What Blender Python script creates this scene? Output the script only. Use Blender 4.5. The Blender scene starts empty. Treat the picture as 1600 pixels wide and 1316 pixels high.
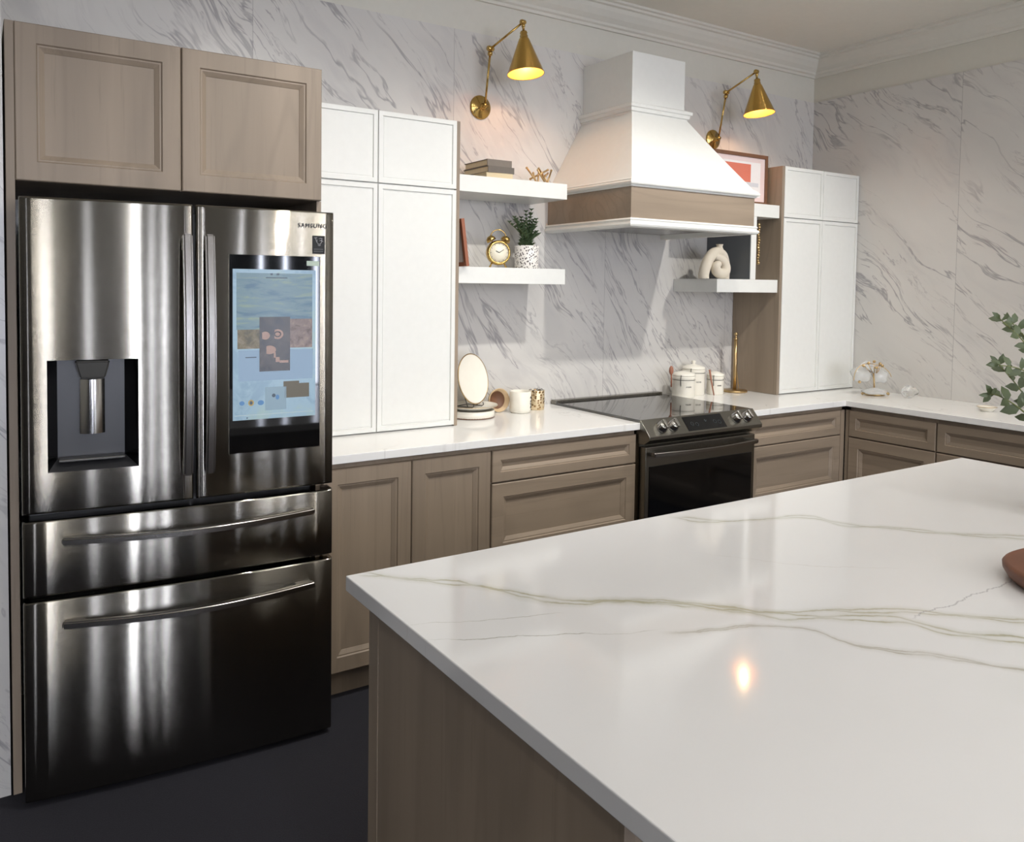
import bpy, bmesh, math, random
from mathutils import Vector, Matrix
random.seed(7)
S = bpy.context.scene
COL = S.collection
PI = math.pi

# ------------------------------------------------------------------ camera
W_, H_ = 1600, 1316
CAM = Vector((-0.0802, -3.3275, 1.5392)); YAW, PIT, ROL, F_ = -0.55, -0.0422, 0.0115, 1246.68
fwd = Vector((-math.sin(YAW)*math.cos(PIT), math.cos(YAW)*math.cos(PIT), math.sin(PIT)))
rgt = Vector((math.cos(YAW), math.sin(YAW), 0)); upv = rgt.cross(fwd)
r2 = math.cos(ROL)*rgt + math.sin(ROL)*upv
u2 = -math.sin(ROL)*rgt + math.cos(ROL)*upv
cd = bpy.data.cameras.new('camera'); cam = bpy.data.objects.new('camera', cd); COL.objects.link(cam)
cam.matrix_world = Matrix(((r2.x, u2.x, -fwd.x, CAM.x), (r2.y, u2.y, -fwd.y, CAM.y), (r2.z, u2.z, -fwd.z, CAM.z), (0, 0, 0, 1)))
cd.sensor_width = 36; cd.sensor_fit = 'HORIZONTAL'; cd.lens = F_/W_*36
cd.shift_x = (800-724.88)/1600; cd.shift_y = (499.18-658)/1600
cd.clip_start = .05; S.camera = cam

# ------------------------------------------------------------------ world, lights, exposure
S.view_settings.view_transform = 'Standard'; S.view_settings.look = 'None'
S.view_settings.exposure = -0.06; S.view_settings.gamma = 1; S.view_settings.use_curve_mapping = False
wd = bpy.data.worlds.new('world'); S.world = wd; wd.use_nodes = True
wd.node_tree.nodes['Background'].inputs[0].default_value = (.75, .85, 1, 1)
wd.node_tree.nodes['Background'].inputs[1].default_value = .25
ZC = 3.05          # ceiling height
def spot(loc, target, power, size=150, blend=.9, rad=.03, col=(1, .975, .925)):
    l = bpy.data.lights.new('downlight_beam', 'SPOT'); l.energy = power; l.spot_size = math.radians(size)
    l.spot_blend = blend; l.shadow_soft_size = rad; l.color = col
    o = bpy.data.objects.new('downlight_beam', l); COL.objects.link(o); o.location = loc
    o.rotation_euler = (Vector(target)-Vector(loc)).to_track_quat('-Z', 'Y').to_euler(); return o
# adjustable ceiling downlights that wash the range wall
SPOTS = [(2.42, -1.73), (3.65, -1.73), (1.20, -1.73)]
spot((2.42, -1.73, 3.0), (2.35, -.1, .30), 92, 97, 1.)
spot((3.65, -1.73, 3.0), (3.60, -.1, .30), 92, 97, 1.)
spot((1.20, -1.73, 3.0), (1.20, -.1, .30), 58, 98, 1.)
def area(name, loc, target, sx, sy, power, col=(1, .98, .945)):
    l = bpy.data.lights.new(name, 'AREA'); l.shape = 'RECTANGLE'; l.size = sx; l.size_y = sy; l.energy = power; l.color = col
    o = bpy.data.objects.new(name, l); COL.objects.link(o); o.location = loc
    o.rotation_euler = (Vector(target)-Vector(loc)).to_track_quat('-Z', 'Y').to_euler(); return o
# added unseen linear fixtures, running front to back: room fill and streaks in the steel
LINEAR = [(1.6, -2.95, 2.2, 19), (-.82, -5.3, 3., 22), (.12, -5.3, 3., 17), (1.95, -5.3, 3., 17), (3.1, -5.3, 3., 22)]
for x, y, ln, p in LINEAR:
    area('added_linear_fill', (x, y, 3.0), (x, y, 0), .09, ln, p).rotation_euler = (0, 0, 0)
# unseen pendant glows added behind the camera to brighten ceiling and room
for gx, gy in ((-1.05, -6.2), (2.9, -6.2)):
    l = bpy.data.lights.new('added_globe_fill', 'POINT'); l.energy = 52; l.color = (1, .96, .91); l.shadow_soft_size = .16
    o = bpy.data.objects.new('added_globe_fill', l); COL.objects.link(o); o.location = (gx, gy, 2.35)

# ------------------------------------------------------------------ node helpers / materials
def lin(c):
    f = lambda x: x/12.92 if x <= .04045 else ((x+.055)/1.055)**2.4
    return tuple(f(x/255) for x in c)+(1,)
class NT:
    def __init__(s, name):
        s.m = bpy.data.materials.new(name); s.m.use_nodes = True; s.t = s.m.node_tree; s.n = s.t.nodes; s.l = s.t.links
        s.b = s.n['Principled BSDF']
    def node(s, t, **kw):
        n = s.n.new(t)
        for k, v in kw.items(): setattr(n, k, v)
        return n
    def put(s, sock, v):
        if isinstance(v, bpy.types.NodeSocket): s.l.new(v, sock)
        elif v is not None: sock.default_value = v
    def math(s, op, a, b=None, c=None, clamp=False):
        n = s.node('ShaderNodeMath', operation=op, use_clamp=clamp)
        s.put(n.inputs[0], a); s.put(n.inputs[1], b); s.put(n.inputs[2], c); return n.outputs[0]
    def vmath(s, op, a, b=None):
        n = s.node('ShaderNodeVectorMath', operation=op); s.put(n.inputs[0], a); s.put(n.inputs[1], b); return n.outputs[0]
    def pos(s): return s.node('ShaderNodeNewGeometry').outputs['Position']
    def sep(s, v):
        n = s.node('ShaderNodeSeparateXYZ'); s.l.new(v, n.inputs[0]); return n.outputs
    def comb(s, x, y, z):
        n = s.node('ShaderNodeCombineXYZ'); s.put(n.inputs[0], x); s.put(n.inputs[1], y); s.put(n.inputs[2], z); return n.outputs[0]
    def noise(s, v, scale=5, detail=4, rough=.55, dist=0):
        n = s.node('ShaderNodeTexNoise'); s.put(n.inputs['Vector'], v); n.inputs['Scale'].default_value = scale
        n.inputs['Detail'].default_value = detail; n.inputs['Roughness'].default_value = rough; n.inputs['Distortion'].default_value = dist
        return n.outputs[0]
    def rng(s, v, a, b, c=0., d=1., smooth=True):
        n = s.node('ShaderNodeMapRange'); n.interpolation_type = 'SMOOTHSTEP' if smooth else 'LINEAR'
        s.put(n.inputs[0], v)
        for i, x in enumerate((a, b, c, d)): s.put(n.inputs[i+1], x)
        return n.outputs[0]
    def mix(s, f, a, b):
        n = s.node('ShaderNodeMix', data_type='RGBA'); s.put(n.inputs['Factor'], f)
        s.put(n.inputs['A'], a); s.put(n.inputs['B'], b); return n.outputs['Result']
    def bump(s, h, strength=.1, dist=.01):
        n = s.node('ShaderNodeBump'); n.inputs['Strength'].default_value = strength; n.inputs['Distance'].default_value = dist
        s.put(n.inputs['Height'], h); s.l.new(n.outputs[0], s.b.inputs['Normal']); return n
    def set(s, **kw):
        for k, v in kw.items(): s.put(s.b.inputs[k.replace('_', ' ')], v)
        return s.m
def plain(name, col, rough=.5, metal=0., var=.03, scale=30, **kw):
    t = NT(name); c = lin(col)
    n = t.noise(t.pos(), scale, 3)
    d = tuple(max(0, x*(1-var*2)) for x in c[:3])+(1,)
    t.set(Base_Color=t.mix(n, d, c), Roughness=rough, Metallic=metal, **kw); return t.m
M = {}
M['paint'] = plain('white_lacquer', (229, 229, 224), .35)
M['wall_paint'] = plain('wall_paint', (212, 209, 198), .7)
M['ceiling'] = plain('ceiling_paint', (232, 228, 218), .85)
M['crown'] = plain('crown_paint', (216, 213, 203), .6)
M['black'] = plain('black_gap', (14, 14, 15), .6)
M['dark'] = plain('dark_plastic', (52, 52, 54), .35)
M['brass'] = plain('brushed_brass', (196, 164, 98), .2, 1.)
M['gold'] = plain('pale_gold', (198, 170, 124), .28, 1.)
M['glass_black'] = plain('black_glass', (9, 10, 12), .04, IOR=1.55)
M['cook_glass'] = plain('cooktop_glass', (14, 14, 15), .05, IOR=2.1)
M['oven_glass'] = plain('oven_glass', (6, 7, 9), .08)
M['ceramic'] = plain('white_ceramic', (238, 233, 220), .25)
M['matte_ceramic'] = plain('matte_cream_ceramic', (222, 212, 194), .7)
M['steel_dark'] = plain('dark_steel', (92, 90, 86), .3, 1.)
M['chrome'] = plain('polished_steel', (200, 198, 194), .15, 1.)
M['book_a'] = plain('taupe_cloth', (128, 118, 108), .8, var=.1)
M['book_b'] = plain('grey_cloth', (112, 104, 96), .8, var=.1)
M['pages'] = plain('book_pages', (214, 200, 170), .9, var=.1, scale=200)
M['leaf'] = plain('green_leaf', (92, 104, 70), .5, var=.25, scale=25)
M['herb'] = plain('herb_leaf', (112, 136, 96), .6, var=.3, scale=40)
M['stem'] = plain('green_stem', (112, 118, 70), .6)
M['copper'] = plain('copper_frame', (150, 92, 66), .45)
M['white_light'] = plain('mat_board', (232, 222, 216), .8)
M['cream'] = plain('cream_wood', (214, 186, 146), .6, var=.1)
M['brown'] = plain('brown_wood', (120, 84, 60), .5, var=.15)
M['spoon'] = plain('spoon_wood', (168, 112, 88), .55, var=.15)
M['soil'] = plain('soil', (50, 40, 30), .9)

def wood(name, ax, col=(151, 135, 117), contrast=1.25):
    t = NT(name); g = t.node('ShaderNodeNewGeometry'); oi = t.node('ShaderNodeObjectInfo')
    off = t.vmath('SCALE', t.comb(oi.outputs['Random'], oi.outputs['Random'], oi.outputs['Random'])); off.node.inputs['Scale'].default_value = 17
    p = t.vmath('ADD', g.outputs['Position'], off)
    sc = [9, 9, 9]; sc[ax] = .75
    q = t.vmath('MULTIPLY', p, tuple(sc))
    sc2 = [90, 90, 90]; sc2[ax] = 3
    fine = t.noise(t.vmath('MULTIPLY', p, tuple(sc2)), 1, 3, .6)
    big = t.noise(q, .9, 3, .5, .4)
    ring = t.math('FRACT', t.math('MULTIPLY', t.noise(q, .55, 1, .4, .3), 9.))
    ringm = t.math('ABSOLUTE', t.math('SUBTRACT', ring, .5))
    c = lin(col); mul = lambda k: tuple(x*k for x in c[:3])+(1,)
    base = t.mix(big, mul(1-.30*contrast), mul(1+.16*contrast))
    base = t.mix(t.math('MULTIPLY', t.rng(ringm, .30, .5), .22*contrast), base, mul(.62))
    base = t.mix(t.math('MULTIPLY', t.rng(fine, .55, .75), .35*contrast), base, mul(.66))
    t.bump(fine, .06, .002)
    return t.set(Base_Color=base, Roughness=.5)
M['wood'] = wood('taupe_wood_vertical', 2)
M['wood_x'] = wood('taupe_wood_horizontal', 0)
M['wood_y'] = wood('taupe_wood_sideways', 1)
M['walnut'] = wood('walnut', 0, (118, 74, 52), 1.6)

def veins(t, a, b, seed, thick, lo, hi, sa=.7, sb=4.2, dist=.45):
    v = t.comb(t.math('MULTIPLY', a, sa), t.math('MULTIPLY', b, sb), seed)
    n = t.noise(v, 1, 5, .62, dist)
    r = t.math('ABSOLUTE', t.math('SUBTRACT', n, .5))
    r = t.rng(r, 0., thick, 1., 0.)
    m = t.noise(t.comb(t.math('MULTIPLY', a, 1.5), t.math('MULTIPLY', b, 3.2), t.math('ADD', seed, 31.7)), 1, 3, .6)
    return t.math('MULTIPLY', r, t.rng(m, lo, hi))
def marble(name, uaxis, u0, base=(208, 205, 200), ang=-52, rough=.28):
    t = NT(name); P = t.sep(t.pos())
    u = t.math('MULTIPLY', P[0], 1.) if uaxis == 'x' else t.math('MULTIPLY', P[1], -1.)
    vv = P[2]
    k = t.math('DIVIDE', t.math('SUBTRACT', u, u0), .972)
    pid = t.math('FLOOR', k); fr = t.math('FRACT', k)
    seam = t.math('MINIMUM', fr, t.math('SUBTRACT', 1., fr))
    seamm = t.rng(seam, .0008, .0022, 1., 0.)
    c, s_ = math.cos(math.radians(ang)), math.sin(math.radians(ang))
    a = t.math('ADD', t.math('MULTIPLY', u, c), t.math('MULTIPLY', vv, s_))
    b = t.math('SUBTRACT', t.math('MULTIPLY', vv, c), t.math('MULTIPLY', u, s_))
    # gentle meander of the vein direction
    wob = t.math('MULTIPLY', t.math('SUBTRACT', t.noise(t.comb(u, vv, pid), 1.6, 2), .5), .30)
    b = t.math('ADD', b, wob)
    seed = t.math('MULTIPLY', pid, 5.37)
    v1 = veins(t, a, b, seed, .017, .38, .60)
    v2 = veins(t, a, b, t.math('ADD', seed, 9.1), .014, .42, .60, 1.2, 9.)
    v3 = veins(t, a, b, t.math('ADD', seed, 20.2), .085, .46, .68, 1.1, 5.)
    cloud = t.noise(t.comb(t.math('MULTIPLY', a, .8), t.math('MULTIPLY', b, 2.), seed), 1.3, 4)
    cb = lin(base); col = t.mix(t.rng(cloud, .3, .7), tuple(x*.93 for x in cb[:3])+(1,), cb)
    col = t.mix(t.math('MULTIPLY', v3, .24), col, lin((165, 162, 166)))
    col = t.mix(t.math('MULTIPLY', v1, .68), col, lin((128, 124, 128)))
    col = t.mix(t.math('MULTIPLY', v2, .66), col, lin((140, 134, 138)))
    col = t.mix(t.math('MULTIPLY', seamm, .45), col, lin((120, 118, 118)))
    return t.set(Base_Color=col, Roughness=rough)
M['marble_b'] = marble('marble_cladding_back', 'x', .9164)
M['marble_r'] = marble('marble_cladding_right', 'y', -.042, ang=-42)

def quartz():
    t = NT('white_quartz'); P = t.sep(t.pos())
    a = t.math('MULTIPLY', t.math('ADD', P[0], P[1]), .7); b = t.math('MULTIPLY', t.math('SUBTRACT', P[0], P[1]), .7)
    v1 = veins(t, a, b, 3.3, .012, .5, .62, 1.2, 2.6)
    col = t.mix(t.math('MULTIPLY', v1, .35), lin((238, 237, 234)), lin((176, 172, 166)))
    return t.set(Base_Color=col, Roughness=.12)
M['quartz'] = quartz()

def island_quartz():
    t = NT('island_quartz'); P = t.sep(t.pos())
    s = t.math('MULTIPLY', t.math('SUBTRACT', P[0], P[1]), .70711)
    q = t.math('MULTIPLY', t.math('ADD', P[0], P[1]), .70711)
    n1 = t.math('SUBTRACT', t.noise(t.pos(), 9, 4, .6), .5)
    n2 = t.math('SUBTRACT', t.noise(t.pos(), 30, 3, .6), .5)
    qq = t.math('ADD', q, t.math('ADD', t.math('MULTIPLY', n1, .035), t.math('MULTIPLY', n2, .010)))
    col = t.mix(t.noise(t.pos(), 2.5, 3), lin((217, 216, 215)), lin((224, 223, 222)))
    V = [  # points, line width, strength, colour, twin offset
     ([(.6217,-1.7571),(.7658,-1.8954),(.8227,-1.9569),(.8714,-2.048),(.9335,-2.1137),(1.007,-2.1447),(1.0999,-2.2276),(1.1784,-2.2872),(1.23,-2.36),(1.3132,-2.4172),(1.4124,-2.4845),(1.4373,-2.5544),(1.5275,-2.6528),(1.85,-2.98)], .0062, .85, (164,160,132), .016),
     ([(.93,-2.10),(1.0999,-2.2076),(1.2133,-2.3295),(1.3532,-2.3972),(1.4824,-2.4845),(1.60,-2.6),(1.9,-2.9)], .0058, .70, (168,163,136), .011),
     ([(.9827,-2.3077),(1.2107,-2.4078),(1.2443,-2.5128),(1.3109,-2.5993),(1.3649,-2.6656),(1.4264,-2.7397),(1.6,-2.95)], .0048, .70, (164,158,142), .006),
     ([(.5977,-2.1155),(.7559,-2.1859),(.8293,-2.2222),(.946,-2.2803),(1.0091,-2.2979)], .0024, .85, (142,142,124), 0),
     ([(.5993,-2.0392),(.6548,-2.0615),(.732,-2.096),(.7997,-2.1149),(.90,-2.15)], .0022, .8, (150,147,128), 0),
     ([(1.5427,-1.7843),(1.6179,-1.8742),(1.74,-1.9223),(1.8813,-1.9798),(1.8922,-2.0556),(1.9855,-2.1524),(2.0837,-2.2637),(2.2016,-2.3603),(2.6,-2.8)], .007, .72, (164,162,140), .018),
     ([(1.3785,-2.034),(1.4395,-2.1044),(1.5161,-2.2019),(1.6035,-2.2707),(1.7193,-2.3507)], .0022, .4, (176,160,146), 0),
    ]
    s0, s1, q0, q1 = 1.4, 4.4, -1.6, .4
    for pts, w, k, c, tw in V:
        st = [((x-y)*.70711, (x+y)*.70711) for x, y in pts]
        fc = t.node('ShaderNodeFloatCurve'); cv = fc.mapping.curves[0]
        L = [((a-s0)/(s1-s0), (b-q0)/(q1-q0)) for a, b in st]
        cv.points[0].location = (0, L[0][1]); cv.points[1].location = (1, L[-1][1])
        for p in L: cv.points.new(*p)
        fc.mapping.update()
        t.l.new(t.rng(s, s0, s1, 0, 1, False), fc.inputs['Value'])
        target = t.rng(fc.outputs[0], 0., 1., q0, q1, False)
        d = t.math('SUBTRACT', qq, target)
        if tw:
            off = t.math('MULTIPLY', t.rng(t.noise(t.comb(s, 0., k), 6, 2), .35, .7), tw)
            d = t.math('SUBTRACT', t.math('ABSOLUTE', d), off)
        d = t.math('ABSOLUTE', d)
        line = t.rng(d, 0., w, 1., 0.)
        fade = t.math('MULTIPLY', t.rng(s, st[0][0]-.02, st[0][0]+.06), t.rng(s, st[-1][0]-.1, st[-1][0], 1., 0.))
        br = t.rng(t.noise(t.comb(s, q, k*7), 14, 2), .3, .6, .35, 1.)
        fac = t.math('MULTIPLY', t.math('MULTIPLY', t.math('MULTIPLY', line, fade), br), k)
        col = t.mix(fac, col, lin(c))
        if tw:
            body = t.rng(d, 0., w*4, .24, 0.)
            col = t.mix(t.math('MULTIPLY', body, fade), col, lin(c))
    # thin branching grey crack
    pts = [(1.4429,-2.4919),(1.5561,-2.4859),(1.6483,-2.501),(1.7663,-2.5006),(1.8918,-2.4947)]
    wig = t.math('MULTIPLY', t.math('SUBTRACT', t.noise(t.comb(P[0], 0., 4.), 11, 4, .7), .5), .06)
    d = t.math('ABSOLUTE', t.math('ADD', t.math('ADD', P[1], 2.497), wig))
    f = t.math('MULTIPLY', t.rng(d, 0., .003, 1., 0.), t.math('MULTIPLY', t.rng(P[0], 1.43, 1.48), t.rng(P[0], 1.80, 1.93, 1., 0.)))
    col = t.mix(t.math('MULTIPLY', f, .6), col, lin((150, 148, 150)))
    return t.set(Base_Color=col, Roughness=.08)
M['island_top'] = island_quartz()

def carpet():
    t = NT('dark_carpet'); n = t.noise(t.pos(), 260, 3, .7)
    t.bump(n, .5, .004)
    return t.set(Base_Color=t.mix(n, lin((24, 24, 30)), lin((46, 45, 54))), Roughness=.95)
M['carpet'] = carpet()
def steel(name, col, rough, aniso=.8, wav=.13, brush=.42):
    """horizontally brushed metal: tiny random tilts of the surface up and down, as fine brush lines give"""
    t = NT(name); tc = t.node('ShaderNodeTexCoord').outputs['Object']
    br = t.noise(t.vmath('MULTIPLY', tc, (2, 2, 900)), 1, 2)
    wv = t.noise(t.vmath('MULTIPLY', tc, (5.5, 5.5, .55)), 1, 1, .3)
    b = t.bump(wv, wav, .02)
    z = t.sep(tc)[2]
    w1 = t.node('ShaderNodeTexWhiteNoise', noise_dimensions='1D'); t.put(w1.inputs['W'], t.math('MULTIPLY', z, 9000.))
    w2 = t.node('ShaderNodeTexWhiteNoise', noise_dimensions='1D'); t.put(w2.inputs['W'], t.math('ADD', t.math('MULTIPLY', z, 7000.), 3.7))
    k = t.math('MULTIPLY', t.math('SUBTRACT', t.math('ADD', w1.outputs['Value'], w2.outputs['Value']), 1.), brush/2)
    n = t.vmath('NORMALIZE', t.vmath('ADD', b.outputs[0], t.comb(0., 0., k)))
    t.l.new(n, t.b.inputs['Normal'])
    c = lin(col)
    return t.set(Base_Color=t.mix(br, tuple(x*.88 for x in c[:3])+(1,), c), Metallic=1., Roughness=rough)
M['steel'] = steel('brushed_stainless', (128, 124, 116), .07, 1., .10, .85)
M['steel_handle'] = steel('satin_handle_steel', (146, 142, 137), .25, .3, 0., .2)
M['shade_brass'] = steel('spun_brass', (206, 168, 92), .06, 1., 0., 1.3)
M['range_steel'] = steel('range_steel', (140, 137, 129), .24, .5, .03, .7)
def emis(name, col, st):
    t = NT(name); return t.set(Base_Color=(0, 0, 0, 1), Emission_Color=lin(col), Emission_Strength=st, Roughness=.3)
def emis_img(name, c1, c2, c3, scale, st=.8, stretch=(1, 1, 1)):
    t = NT(name); n = t.noise(t.vmath('MULTIPLY', t.pos(), stretch), scale, 5, .65, .6)
    col = t.mix(t.rng(n, .35, .5), lin(c1), lin(c2)); col = t.mix(t.rng(n, .5, .68), col, lin(c3))
    return t.set(Base_Color=(0, 0, 0, 1), Emission_Color=col, Emission_Strength=st, Roughness=.15)
def glassm(name, col=(.95, .97, .96, 1), rough=.02):
    t = NT(name); return t.set(Base_Color=col, Roughness=rough, Transmission_Weight=1., IOR=1.45)
t_ = NT('milky_glass'); M['glass'] = t_.set(Base_Color=(.92, .93, .92, 1), Roughness=.12, Transmission_Weight=.72, IOR=1.45)
M['bulb'] = emis('warm_bulb', (255, 176, 84), 9)
M['lining'] = plain('warm_inner_reflector', (238, 172, 88), .45, .2)  # diffuse warm reflector, added to make the shade interior glow

# ------------------------------------------------------------------ mesh helpers
def newbm(): return bmesh.new()
def box(bm, x0, x1, y0, y1, z0, z1, bev=0., mi=0):
    c = [(x, y, z) for x in (x0, x1) for y in (y0, y1) for z in (z0, z1)]
    v = [bm.verts.new(p) for p in c]
    fs = [bm.faces.new([v[i] for i in f]) for f in ((0, 1, 3, 2), (4, 6, 7, 5), (0, 4, 5, 1), (2, 3, 7, 6), (0, 2, 6, 4), (1, 5, 7, 3))]
    for f in fs: f.material_index = mi
    if bev > 0:
        es = list({e for f in fs for e in f.edges})
        r = bmesh.ops.bevel(bm, geom=es, offset=bev, segments=2, affect='EDGES', profile=.5)
        for f in r['faces']: f.material_index = mi
    return fs
def lathe(bm, prof, c=(0, 0, 0), seg=40, axis=None, mi=0, cap=True, smooth=True):
    M3 = Matrix.Identity(3)
    if axis is not None: M3 = Vector((0, 0, 1)).rotation_difference(Vector(axis).normalized()).to_matrix()
    c = Vector(c); rings = []
    for r, z in prof:
        if r < 1e-5: rings.append([bm.verts.new(c+M3@Vector((0, 0, z)))])
        else: rings.append([bm.verts.new(c+M3@Vector((r*math.cos(2*PI*i/seg), r*math.sin(2*PI*i/seg), z))) for i in range(seg)])
    for a, b in zip(rings, rings[1:]):
        for i in range(seg):
            j = (i+1) % seg
            if len(a) == 1 and len(b) == 1: continue
            vs = [a[0], b[j], b[i]] if len(a) == 1 else ([a[i], a[j], b[0]] if len(b) == 1 else [a[i], a[j], b[j], b[i]])
            f = bm.faces.new(vs); f.material_index = mi; f.smooth = smooth
    if cap:
        for rg in (rings[0], rings[-1]):
            if len(rg) > 1:
                try: f = bm.faces.new(rg); f.material_index = mi
                except ValueError: pass
def tube(bm, pts, r, seg=10, closed=False, mi=0, radii=None, flat=None):
    pts = [Vector(p) for p in pts]; n = len(pts); rings = []; prev = None
    for i, p in enumerate(pts):
        if closed: t = pts[(i+1) % n]-pts[i-1]
        else: t = pts[min(i+1, n-1)]-pts[max(i-1, 0)]
        t.normalize()
        if prev is None:
            a = Vector((0, 0, 1)) if abs(t.z) < .9 else Vector((1, 0, 0)); nrm = (a-t*a.dot(t)).normalized()
        else: nrm = (prev-t*prev.dot(t)).normalized()
        prev = nrm; b = t.cross(nrm); rr = radii[i] if radii else r
        k = flat or 1.
        rings.append([bm.verts.new(p+nrm*rr*math.cos(2*PI*j/seg)+b*rr*k*math.sin(2*PI*j/seg)) for j in range(seg)])
    m = n if closed else n-1
    for i in range(m):
        A, B = rings[i], rings[(i+1) % n]
        for j in range(seg):
            f = bm.faces.new([A[j], A[(j+1) % seg], B[(j+1) % seg], B[j]]); f.smooth = True; f.material_index = mi
    if not closed:
        for rg in (rings[0], rings[-1]): f = bm.faces.new(rg); f.material_index = mi
def sweep_rect(bm, path, w, d, up):
    """rectangular bar along path; w along 'up x tangent', d along up"""
    up = Vector(up); rings = []; P = [Vector(p) for p in path]
    for i, p in enumerate(P):
        t = (P[min(i+1, len(P)-1)]-P[max(i-1, 0)]).normalized(); s = t.cross(up).normalized(); uu = s.cross(t).normalized()
        rings.append([bm.verts.new(p+s*a*w/2+uu*b*d/2) for a, b in ((-1, -1), (1, -1), (1, 1), (-1, 1))])
    for A, B in zip(rings, rings[1:]):
        for j in range(4): bm.faces.new([A[j], A[(j+1) % 4], B[(j+1) % 4], B[j]])
    for rg in (rings[0], rings[-1]): bm.faces.new(rg)
    bmesh.ops.recalc_face_normals(bm, faces=bm.faces)
    bmesh.ops.bevel(bm, geom=[e for e in bm.edges if e.calc_face_angle(0) > 1.], offset=min(w, d)*.22, segments=3, affect='EDGES')
def ball(bm, c, r, sc=(1, 1, 1), mi=0, seg=16):
    g = bmesh.ops.create_uvsphere(bm, u_segments=seg, v_segments=max(6, seg//2), radius=r)
    for v in g['verts']: v.co = Vector((v.co.x*sc[0], v.co.y*sc[1], v.co.z*sc[2]))+Vector(c)
    for v in g['verts']:
        for f in v.link_faces: f.material_index = mi; f.smooth = True

def mk(name, bm, mats, parent=None, origin=None, world=True, bevel=0.):
    """one mesh object. Geometry is in world space (world=True) or already local to the parent."""
    if not isinstance(mats, (list, tuple)): mats = [mats]
    if parent is not None and world:
        bm.transform(Matrix.LocRotScale(parent.location, parent.rotation_euler, None).inverted())
    if parent is None:
        if origin is None:
            xs = [v.co for v in bm.verts]
            origin = Vector((sum(p.x for p in xs)/len(xs), sum(p.y for p in xs)/len(xs), min(p.z for p in xs)))
        bm.transform(Matrix.Translation(-Vector(origin)))
    bmesh.ops.recalc_face_normals(bm, faces=bm.faces)
    me = bpy.data.meshes.new(name); bm.to_mesh(me); bm.free()
    for m in mats: me.materials.append(m)
    o = bpy.data.objects.new(name, me); COL.objects.link(o)
    if parent is not None: o.parent = parent
    else: o.location = origin
    if bevel:
        b = o.modifiers.new('bevel', 'BEVEL'); b.width = bevel; b.segments = 2; b.limit_method = 'ANGLE'; b.angle_limit = .7
    return o
def tag(o, label, cat, group=None):
    o['label'] = label; o['category'] = cat
    if group: o['group'] = group
    return o
def thing(name, loc, label, cat, rz=0, group=None):
    o = bpy.data.objects.new(name, None); COL.objects.link(o); o.location = loc; o.rotation_euler = (0, 0, rz)
    o.empty_display_size = .1
    return tag(o, label, cat, group)
def sub(name, bm, mats, part, top, world=True):
    """sub-part: child of a part whose own transform is identity under 'top'"""
    if world: bm.transform(Matrix.LocRotScale(top.location, top.rotation_euler, None).inverted())
    return mk(name, bm, mats, part, world=False)
def struct(name, bm, mats, **kw):
    o = mk(name, bm, mats, **kw); o['kind'] = 'structure'; return o

# ------------------------------------------------------------------ room shell
XR = 4.6435; ZM = 2.767
bm = newbm(); box(bm, -6, XR+.2, -9.2, .2, -.1, 0); struct('floor', bm, M['carpet'])
bm = newbm(); box(bm, -6, XR+.2, -9.2, .2, ZC, ZC+.1); struct('ceiling', bm, M['ceiling'])
bm = newbm(); box(bm, 0, XR+.2, .012, .2, 0, ZC); box(bm, 0, XR, 0, .012, 0, ZM, mi=1); struct('wall_back', bm, [M['wall_paint'], M['marble_b']])
bm = newbm(); box(bm, XR+.012, XR+.2, -9.2, .012, 0, ZC); box(bm, XR, XR+.012, -9.2, .012, 0, ZM, mi=1); struct('wall_right', bm, [M['wall_paint'], M['marble_r']])
bm = newbm(); box(bm, -6, -.012, -.633, .2, 0, ZC); box(bm, -6, -.006, -.645, -.633, 0, ZM, mi=1); struct('wall_left', bm, [M['wall_paint'], M['marble_b']])
bm = newbm(); box(bm, -6.2, -6, -9.2, .2, 0, ZC); struct('wall_side', bm, M['wall_paint'])

prof = [(0, 2.925), (.014, 2.925), (.018, 2.938), (.030, 2.944), (.034, 2.956), (.058, 2.975), (.080, 3.002), (.090, 3.020), (.104, 3.024), (.108, 3.034), (.122, 3.038), (.122, 3.05), (0, 3.05)]
def extr(name, p0, p1):
    bm = newbm(); A = [bm.verts.new(p0(o, z)) for o, z in prof]; B = [bm.verts.new(p1(o, z)) for o, z in prof]; n = len(prof)
    for i in range(n): bm.faces.new([A[i], A[(i+1) % n], B[(i+1) % n], B[i]])
    bm.faces.new(A); bm.faces.new(B); return struct(name, bm, M['crown'])
extr('trim_1', lambda o, z: (0, .012-o, z), lambda o, z: (XR+.012-o, .012-o, z))
extr('trim_2', lambda o, z: (XR+.012-o, .012-o, z), lambda o, z: (XR+.012-o, -9.2, z))
extr('trim_3', lambda o, z: (-6, -.633-o, z), lambda o, z: (0, -.633-o, z))

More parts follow.
